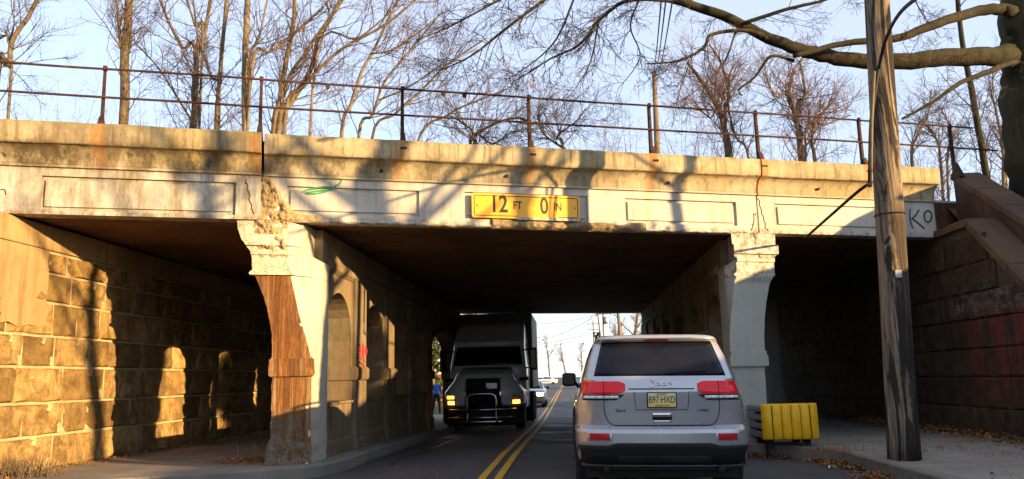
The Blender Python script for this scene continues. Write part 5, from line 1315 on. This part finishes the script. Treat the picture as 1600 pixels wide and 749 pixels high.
for sx, kx, wx in ((-1, (-.11,.22,.09), (-.24,.04,.94)), (1, None, (.24,.22,.96))):
    for f in range(5):
        a = -.03+.016*f; L = (.05,.075,.08,.075,.06)[f]
        P = [(wx[0], wx[1]+a*.8, wx[2]-.03), (wx[0]+sx*.004, wx[1]+a+.005, wx[2]-.07-L*.3), (wx[0]-sx*.008, wx[1]+a+.02, wx[2]-.08-L*.8)] if f else [(wx[0], wx[1]+.03, wx[2]-.02), (wx[0]-sx*.01, wx[1]+.06, wx[2]-.06), (wx[0]-sx*.01, wx[1]+.06, wx[2]-.09)]
        MB().tube(P, [.011,.010,.007], 6).build('finger', MAT['skin'], OF, smooth=True)
for sx, pts in ((-1, [(-.10,0,.92),(-.11,.14,.52),(-.11,.22,.12)]), (1, [(.10,0,.92),(.11,-.05,.50),(.11,-.32,.17)])):
    MB().tube([(p[0]+sx*(.098-.02*i), p[1], p[2]) for i, p in enumerate(pts)], .022, 6).build('trouser_stripe', MAT['orange_cloth'], OF, smooth=True)
m = MB(); L = [[(.155*s_*math.cos(a), .015+.115*s_*math.sin(a), z) for a in np.arange(16)*2*math.pi/16] for z, s_ in ((.96,1.06),(1.02,1.06))]
m.loft(L).build('belt', MAT['black'], OF, smooth=False)

# ------------------------------------------------------------------ other cars down the road
def small_car(name, label, loc, rz, paint, front_lights=False, police=False, group=None):
    B = Body([(.2,.80,.25,4.3,.3,.3),(.35,.88,.08,4.5,.35,.45),(.55,.90,.0,4.55,.35,.5),(.75,.89,.02,4.5,.35,.55),(.88,.86,.05,4.3,.35,.6),(.93,.82,.12,4.1,.35,.7),(.95,.76,.55,3.1,.3,.4),(1.2,.66,.85,2.75,.3,.4),(1.38,.58,1.15,2.35,.3,.4),(1.44,.48,1.4,2.1,.3,.4)], 2.8)
    o = thing(name, label, 'car', loc, group, rz); o['_o'] = [0.,0.,0.]
    B.mesh(.05).build('body', paint, o, auto=40)
    B.patch(LQ(-.66,.66,.985,-.56,.56,1.36), .006, .02, 12, 4, front=True).build('windscreen', MAT['glass'], o, smooth=True)
    B.patch(LQ(-.64,.64,.985,-.54,.54,1.34), .006, .02, 12, 4).build('rear_window', MAT['glass'], o, smooth=True)
    for s in (-1, 1):
        B.side([(1.0,1.0),(2.85,1.0),(2.4,1.34),(1.35,1.34)], .005, .02, s).build('side_window', MAT['glass'], o, smooth=True)
        wheel(o, s*.78, .85, .32, .21, s); wheel(o, s*.78, 3.65, .32, .21, s)
        q = B.patch((lambda s: (lambda t, v: (s*(.45+.33*(t if s > 0 else 1-t)), .62+.14*v)))(s), .01, .03, 8, 3, front=True); q.build('headlight', MAT['head'] if front_lights else MAT['clear_lens'], o, smooth=True)
        q = B.patch((lambda s: (lambda t, v: (s*(.45+.33*(t if s > 0 else 1-t)), .68+.12*v)))(s), .01, .03, 8, 3); q.build('tail_light', MAT['red_reflector'], o, smooth=True)
        m = MB(); m.box(s*.98-.09, s*.98+.09, 2.75, 2.9, .95, 1.07); m.build('mirror', MAT['black'], o, bevel=.03)
    B.patch(LQ(-.4,.4,.42,-.4,.4,.60), .008, .03, 10, 2, front=True).build('grille', MAT['black'], o)
    if police:
        m = MB(); m.box(-.5,-.02,1.75,1.95,1.445,1.56); m.build('light_bar', glow('blue_beacon', (.08,.35,1.0), 14.0), o, bevel=.02)
        m = MB(); m.box(.02,.5,1.75,1.95,1.445,1.56); m.build('light_bar', flat('red_beacon', (.4,.02,.03), .3), o, bevel=.02)
        for s in (-1, 1): B.side([(1.3,.52),(3.0,.52),(3.0,.72),(1.3,.72)], .004, .02, s).build('door_stripe', flat('police_blue', (.02,.08,.4), .4) if s < 0 else bpy.data.materials['police_blue'], o)
    return o
MAT['grey_car'] = carpaint('grey_car_paint', (.30,.30,.31), .3, .3)
small_car('oncoming_car', 'grey car with a bright headlight half hidden behind the truck', (-2.2, 47.3, zr(45)-.02), math.pi, MAT['grey_car'], True)
small_car('police_car', 'white police car with blue roof beacon parked across the far road', (-2.2, 151, zr(150)-.02), R_(90), MAT['white_car'], police=True)
small_car('parked_car', 'white car parked on the far left verge before the police car', (-7.2, 134, zr(136)-.02), R_(78), MAT['white_car'])

# ------------------------------------------------------------------ houses and trees beyond the underpass
MAT['roof'] = flat('roof_shingles', (.10,.085,.08), .9, 0, .2, .25, 6, .5); MAT['roof_red'] = flat('red_roof_shingles', (.24,.08,.055), .9, 0, .2, .25, 6, .5)
MAT['siding_w'] = flat('white_siding', (.72,.71,.68), .7, 0, .3, .06, 2, .1); MAT['siding_t'] = flat('tan_siding', (.40,.32,.24), .7, 0, .3, .1, 2, .1); MAT['trim'] = flat('window_trim', (.75,.75,.73), .6)
def house(label, x, y, w, d, h, rh, wall, roof, name='house'):
    z = gz(x, y)-.05; o = thing(name, label, 'house', (x, y, z)); o['_o'] = [0.,0.,0.]
    m = MB(); m.prism([(-w/2,0),(w/2,0),(w/2,h),(0,h+rh),(-w/2,h)], lambda a, b, dd: (a, dd, b), 0, d); m.build('wall', MAT[wall], o)
    for s in (-1, 1):
        e = .35; k = rh/(w/2); pr = [(0,h+rh+.03),(s*(w/2+e),h-e*k+.03),(s*(w/2+e),h-e*k+.19),(0,h+rh+.19)]
        if s > 0: pr = pr[::-1]
        MB().prism(pr, lambda a, b, dd: (a, dd, b), -.35, d+.35).build('roof', MAT[roof], o)
    nfl = max(1, int(h//2.6)); n = max(2, int(w//2.4))
    for f in range(nfl):
        for k in range(n):
            cx = -w/2+w*(k+.5)/n; cz = 1.5+f*2.7
            if f == 0 and k == n//2:
                m = MB(); m.box(cx-.48,cx+.48,-.05,.02,.05,2.1); dr = m.build('door', MAT['roof_red'], o); continue
            m = MB(); m.box(cx-.5,cx+.5,-.06,.02,cz-.7,cz+.7); wi = m.build('window', MAT['trim'], o)
            for zz in (cz-.62, cz+.03):
                m = MB(); m.box(cx-.42,cx+.42,-.075,-.055,zz,zz+.58); m.build('pane', MAT['glass'], wi)
    for s in (-1, 1):
        for k in range(3):
            cy = d*(k+.5)/3
            m = MB(); X0, X1 = (w/2-.02, w/2+.06) if s > 0 else (-w/2-.06, -w/2+.02); m.box(X0, X1, cy-.5, cy+.5, .9, 2.2); wi = m.build('window', MAT['trim'], o)
            m = MB(); X0, X1 = (w/2+.055, w/2+.075) if s > 0 else (-w/2-.075, -w/2-.055); m.box(X0, X1, cy-.4, cy+.4, 1.0, 2.1); m.build('pane', MAT['glass'], wi)
    m = MB(); m.box(w*.2,w*.2+.6,d*.5,d*.5+.6,h,h+rh+.8); m.build('chimney', MAT['roof_red'], o)
    return o
house('small white house seen through the gap left of the truck', -12.2, 66, 6.5, 8, 2.9, 1.8, 'siding_w', 'roof')
house('white house with a red roof far down the road on the left', -11.5, 172, 9, 8, 5.4, 2.6, 'siding_w', 'roof_red')
house('tan house far down the road left of the police car', -17, 120, 9, 10, 5.4, 2.4, 'siding_t', 'roof')
house('tan house behind the bare trees on the right beyond the underpass', 18, 84, 9, 10, 5.4, 2.6, 'siding_t', 'roof')
def far_tree(label, x, y, H, r, seed, twig='twig', n=24, lev=2, bark='bark', ivy=0):
    T = Tree(seed); T.minr = .007 if y < 100 else .022; b = np.array([x, y, gz(x, y)-.1]); lean = T.r.gauss(0,.05)*H
    P, rad = T.path([b+np.array([lean*k/4+T.r.gauss(0,.04)*H*.3*(k > 0), T.r.gauss(0,.1), H*.92*k/4]) for k in range(5)], r, r*.25, 7, 4)
    for _ in range(6):
        i = T.r.randint(len(P)//4, len(P)-2); a = T.r.uniform(0, 6.28); L = H*T.r.uniform(.25,.4); d = np.array([math.cos(a)*.6, math.sin(a)*.6, T.r.uniform(.5,1.)])
        q, rr = T.path([P[i], P[i]+d*L*.5, P[i]+d*L+np.array([0,0,.1*L])], rad[i]*.5, .02, 5, 4); T.twigs(q, rr, n//3, H*.17, lev-1, .3)
    T.twigs(P, rad, n, H*.2, lev, .3, t0=.3)
    lv = None
    if ivy: T.tips = [P[T.r.randint(1, len(P)-1)]+np.array([T.r.gauss(0,.75), T.r.gauss(0,.75), T.r.gauss(0,.5)]) for _ in range(260)]; lv = (ivy, .13, 'green_leaf')
    return T.finish('ivy_tree' if ivy else 'bare_tree', label, b, bark=bark, twig=twig, leaves=lv)
far_tree('ivy covered green tree standing behind the officer left of the truck', -9.6, 57, 6.2, .25, 301, ivy=5200)
far_tree('bare tree overhanging the far road from the left above the truck mirror', -9.0, 70, 12.5, .3, 302, n=40)
far_tree('bare tree among the poles on the right beyond the underpass, nearest the road', 5.4, 74, 10, .24, 303, 'twig_red')
far_tree('bare tree just right of the leaning pole beyond the underpass', 7.4, 68, 11, .26, 304, bark='bark_pale')
far_tree('bare tree at the right edge of the daylight beyond the underpass', 8.8, 88, 12, .28, 305)
for i, (x, y, H) in enumerate([(-16,205,13),(-10.5,215,14),(-5.5,228,13),(-1.0,236,12),(3.5,230,11),(-7.5,160,9),(8.5,150,12),(12,190,14)]):
    far_tree(['brown bare tree far away behind the red roofed house','tall brown bare tree far away left of the police car beacon','brown bare tree far away right behind the police car','brown bare tree closing the view at the end of the far road','dark bare tree far away just left of the silver car roof','small bare tree beside the police car on the left verge','bare tree far away on the right verge behind the poles','tallest bare tree far away on the right verge'][i], x, y, H, .25, 310+i, 'twig_red' if i % 2 else 'twig', 20, 1)
poles = []
for i, (x, y, H, lean, r) in enumerate([(4.25,63,10.5,-.45,.16),(4.5,104,11,.1,.14),(4.9,108,10.5,-.9,.13),(4.4,140,11,.0,.14),(-6.9,118,10,.1,.14),(-6.8,165,10,.0,.14)]):
    z = gz(x, y)-.1; o = thing('utility_pole', ['sunlit orange utility pole leaning left beyond the underpass','utility pole with crossarms seen over the silver car roof','steeply leaning thin pole beside the crossarm pole beyond the underpass','farthest utility pole on the right side of the far road','utility pole on the left of the far road near the tan house','farthest utility pole on the left by the red roofed house'][i], 'utility pole', (x, y, z))
    MB().tube([(x,y,z),(x+lean*.5,y,z+H*.5),(x+lean,y,z+H)], [r,r*.85,r*.7], 10).build('pole_shaft', MAT['bark_pale'], o, smooth=True)
    for k, zz in enumerate((H-.5, H-1.5)):
        if i == 2 or (i == 0 and k): continue
        m = MB(); m.box(x+lean-1.1,x+lean+1.1,y-.16,y-.06,z+zz-.06,z+zz+.06); ca = m.build('crossarm', MAT['wood_tie'], o)
        for dx in (-1,-.4,.4,1): MB().cyl((x+lean+dx,y-.1,z+zz+.06),(x+lean+dx,y-.1,z+zz+.2),.035,n=6).build('insulator', MAT['galv'], ca)
    if i in (1, 3): MB().cyl((x+lean+.3,y-.2,z+H-2.8),(x+lean+.3,y-.2,z+H-1.9),.22,n=12).build('transformer', MAT['galv'], o, smooth=True)
    poles.append(np.array([x+lean, y, z+H]))
def wire(a, b, sag, label):
    P = [np.array(a)+(np.array(b)-np.array(a))*t-np.array([0,0,4*sag*t*(1-t)]) for t in np.linspace(0,1,13)]
    tag(MB().tube(P, .022, 4).build('power_line', MAT['black']), label, 'power line')
wire(poles[0]+[-1,0,-.4], poles[1]+[-1,0,-.4], .7, 'power line between the orange leaning pole and the crossarm pole')
wire(poles[1]+[-1,0,-.4], poles[3]+[-1,0,-.4], .5, 'power line between the crossarm pole and the farthest right pole')
wire(poles[1]+[0,0,-1.4], poles[4]+[0,0,-.6], .5, 'upper power line crossing the far road from right to left')
wire(poles[1]+[0,0,-3.6], (-12.5,119,5.6), .5, 'lower power line crossing the far road toward the tan house')
wire(poles[0]+[0,0,-3.2], poles[4]+[0,0,-3.2], .9, 'long slanting power line crossing from the orange pole to the left pole')
wire(poles[3]+[0,0,-2.4], poles[5]+[0,0,-2.4], .5, 'farthest power line crossing low over the police car')
wire(poles[4]+[0,0,-.4], poles[5]+[0,0,-.4], .5, 'power line running along the left side of the far road')
# ------------------------------------------------------------------ leaves and grit along the kerbs
rl = random.Random(5); m = MB()
def leaf(x, y, z, s):
    a = rl.uniform(0, 6.28); t = rl.gauss(0,.35); u = np.array([math.cos(a), math.sin(a), t]); v = np.array([-math.sin(a), math.cos(a), rl.gauss(0,.35)]); c = np.array([x, y, z+s*.35+.004])
    m.add([c-u*s, c+v*s*.55+np.array([0,0,s*.2]), c+u*s, c-v*s*.55+np.array([0,0,s*.15])], [(0,1,2,3)])
for _ in range(5200):
    y = rl.uniform(7.5, 14.3); x = KR(y)-abs(rl.gauss(0,.16))+rl.uniform(-.05,.08)
    if nz((x*1.2, y*1.5, 2.)) < -.25: continue
    leaf(x, y, zr(y)+crown(x)+(.14 if x > KR(y) else abs(rl.gauss(0,.02))), rl.uniform(.012,.034))
for _ in range(2600):
    y = rl.uniform(9.5, 20); x = WR-.05-abs(rl.gauss(0,.28)); leaf(x, y, .14+abs(rl.gauss(0,.04))*max(0,1-(WR-x)*2), rl.uniform(.015,.04))
for _ in range(900):
    y = rl.uniform(8, 17); x = rl.uniform(KR(y)+.2, WR-.3)
    if nz((x*.8, y*.8, 7.)) > .05: leaf(x, y, .14, rl.uniform(.012,.03))
for _ in range(900):
    y = rl.uniform(10.0, 19); x = WL+.08+abs(rl.gauss(0,.22)); leaf(x, y, .14, rl.uniform(.012,.035))
for _ in range(700):
    x = rl.gauss(-4.75,.35); y = rl.gauss(12.3,.35)
    if x < -4.05: leaf(x, y, .14+abs(rl.gauss(0,.02)), rl.uniform(.012,.035))
tag(m.build('leaf_litter', MAT['dead_leaf'], kind='stuff'), 'brown dead leaves lying along the kerbs and wall feet', 'leaves')
m = MB()
for _ in range(420):
    y = rl.uniform(6, 14); x = rl.choice((KR(y)-abs(rl.gauss(.1,.5)), rl.uniform(-3.4,3.6))); s = rl.uniform(.004,.013); z = zr(y)+crown(x)
    a = [(x+s*math.cos(k*2.1+s*900), y+s*math.sin(k*2.1+s*900), z) for k in range(3)]; m.add(a+[(x, y, z+s*1.2)], [(0,1,3),(1,2,3),(2,0,3)])
tag(m.build('road_grit', MAT['kerb'], kind='stuff'), 'scattered pale grit and pebbles on the asphalt', 'grit')
for i, (x, y, c, s) in enumerate([(3.62, 11.9, 'white_car', .045),(3.75, 10.6, 'redspray', .05),(4.55,9.6,'white_car',.04),(-4.35,11.85,'white_car',.04)]):
    m = MB(); z = zr(y)+crown(x)+(.14 if x > 4 or x < -3.9 else .01); vs = []
    for j in range(4):
        for k in range(4): vs.append((x+(k-1.5)*s*.7, y+(j-1.5)*s*.6, z+abs(nz((k*1.7, j*1.3, i*3.)))*s*1.4))
    m.add(vs, [(j*4+k, j*4+k+1, (j+1)*4+k+1, (j+1)*4+k) for j in range(3) for k in range(3)])
    tag(m.build('litter_scrap', MAT[c]), ['crumpled white paper scrap in the right gutter leaves','crumpled red wrapper in the right gutter leaves','white scrap on the right pavement near the pole','white scrap at the foot of the left pier'][i], 'litter')
# dry weeds growing from the pavement joints
def weeds(label, x, y, n, h, seed, spread=.25):
    r = random.Random(seed); m = MB(); z = .12
    for _ in range(n):
        px_, py_ = x+r.gauss(0, spread), y+r.gauss(0, spread*.6); a = r.uniform(0, 6.28); hh = h*r.uniform(.4,1.1); d = np.array([math.cos(a), math.sin(a), 0])*hh*r.uniform(.1,.6)
        p = np.array([px_, py_, z]); m.tube([p, p+d*.4+np.array([0,0,hh*.6]), p+d+np.array([0,0,hh])], [.004,.003,.001], 3, cap=False)
    tag(m.build('dry_weeds', MAT['dead_leaf'] if seed % 2 else MAT['bark_pale']), label, 'weeds')
weeds('tuft of dry weeds at the foot of the left stone wall', -7.4, 10.75, 260, .33, 12, .25)
weeds('thin dry weeds growing beside the left pier foot', -4.7, 12.25, 60, .3, 4, .2)
weeds('dry weeds growing along the right gutter before the barrier', 3.75, 12.3, 120, .12, 5, .3)
print('tris', sum(sum(len(p.vertices)-2 for p in me.polygons) for me in bpy.data.meshes if len(me.polygons) < 60000))

def bush(label, x, y, h, r_, n, seed):
    r = random.Random(seed); b = np.array([x, y, terr(x, y)]); T = Tree(seed)
    for k in range(7):
        a = k*.9; T.path([b-np.array([0,0,.1]), b+np.array([math.cos(a)*r_*.3, math.sin(a)*r_*.3, h*.5]), b+np.array([math.cos(a)*r_*.6, math.sin(a)*r_*.6, h*.9])], .03, .01, 5, 3)
    T.tips = []
    while len(T.tips) < 500:
        p = np.array([r.uniform(-1,1), r.uniform(-1,1), r.uniform(0,1)])
        if p[0]**2+p[1]**2+(1.6*(p[2]-.45))**2 < .95: T.tips.append(b+p*np.array([r_, r_, h]))
    T.finish('shade_bush', label, b, 'bush', leaves=(n, .09, 'green_leaf'))
bush('added sun-blocking evergreen bush on the right bank beyond the photo edge', 10.3, 8.75, 1.55, .62, 2600, 41)  # unseen bush added to keep the sun out of the second arch
# tar seams and a patch on the carriageway
MAT['tar'] = flat('tar_sealant', (.014,.014,.015), .45, 0, .4, .2, 10)
for i, (p0, p1) in enumerate((((.9,5.5),(.75,30.)),((-3.2,9.5),(3.6,10.9)),((-3.2,16.),(2.4,17.)),((-2.9,13),(-2.6,31)))):
    L = []; k = 60
    for j in range(k+1):
        t = j/k; x = p0[0]+(p1[0]-p0[0])*t+nz((t*9, i*3., 1.))*.09; y = p0[1]+(p1[1]-p0[1])*t+nz((t*9, i*3., 6.))*.09
        w = .022+.01*nz((t*30, i, 3.)); d = norm([-(p1[1]-p0[1]), p1[0]-p0[0], 0]); z = zr(y)+crown(x)+.002
        L.append([(x-d[0]*w, y-d[1]*w, z), (x+d[0]*w, y+d[1]*w, z)])
    m = MB(); m.add([q for l in L for q in l], [(2*j, 2*j+1, 2*j+3, 2*j+2) for j in range(k)]); m.build('tar_seam', MAT['tar'], road)

# unseen trees added behind the viewpoint to cut sky light and darken reflections
rw = random.Random(19); core = MB(); lv = MB(); L = []
pts = [np.array(p) for p in bz([(-27,9),(-26,-4),(-22,-14),(-13,-24)], 10)]+[np.array(p) for p in bz([(10,-27),(17,-27),(25,-25)], 8)]; cut = 31
for i, p in enumerate(pts):
    if i == cut: core.loft(L); L = []
    q = pts[min(cut-1 if i < cut else len(pts)-1, i+1)]-pts[max(0 if i < cut else cut, i-1)]; nn = np.array([q[1], -q[0]]); nn = nn/(np.linalg.norm(nn)+1e-9)
    H = 8.8+1.8*nz((i*.45, 1., 7.))+1.2*nz((i*1.3, 4., 7.)); o1 = p+nn*1.5; o2 = p-nn*1.5
    L.append([(o1[0], o1[1], -.5), (p[0], p[1], H), (o2[0], o2[1], -.5)])
    for _ in range(420):
        t = rw.random(); h = rw.random()**.8; c = np.array([*(p+q*.5*(t-.5)), h*(H+.6)-.2]); c[:2] += nn*rw.gauss(0, 1.0+.9*(1-h)); a = norm([rw.gauss(0,1) for _ in range(3)]); b = norm(np.cross(a, [rw.gauss(0,1) for _ in range(3)])); z = rw.uniform(.18,.5)
        lv.add([c-a*z, c+b*z*.6, c+a*z, c-b*z*.6], [(0,1,2,3)])
core.loft(L); lv.add(core.v, core.f)
tag(lv.build('screen_trees', MAT['green_leaf'], kind='stuff'), 'added sky-blocking woodland lining the street behind the viewpoint', 'screen_trees')
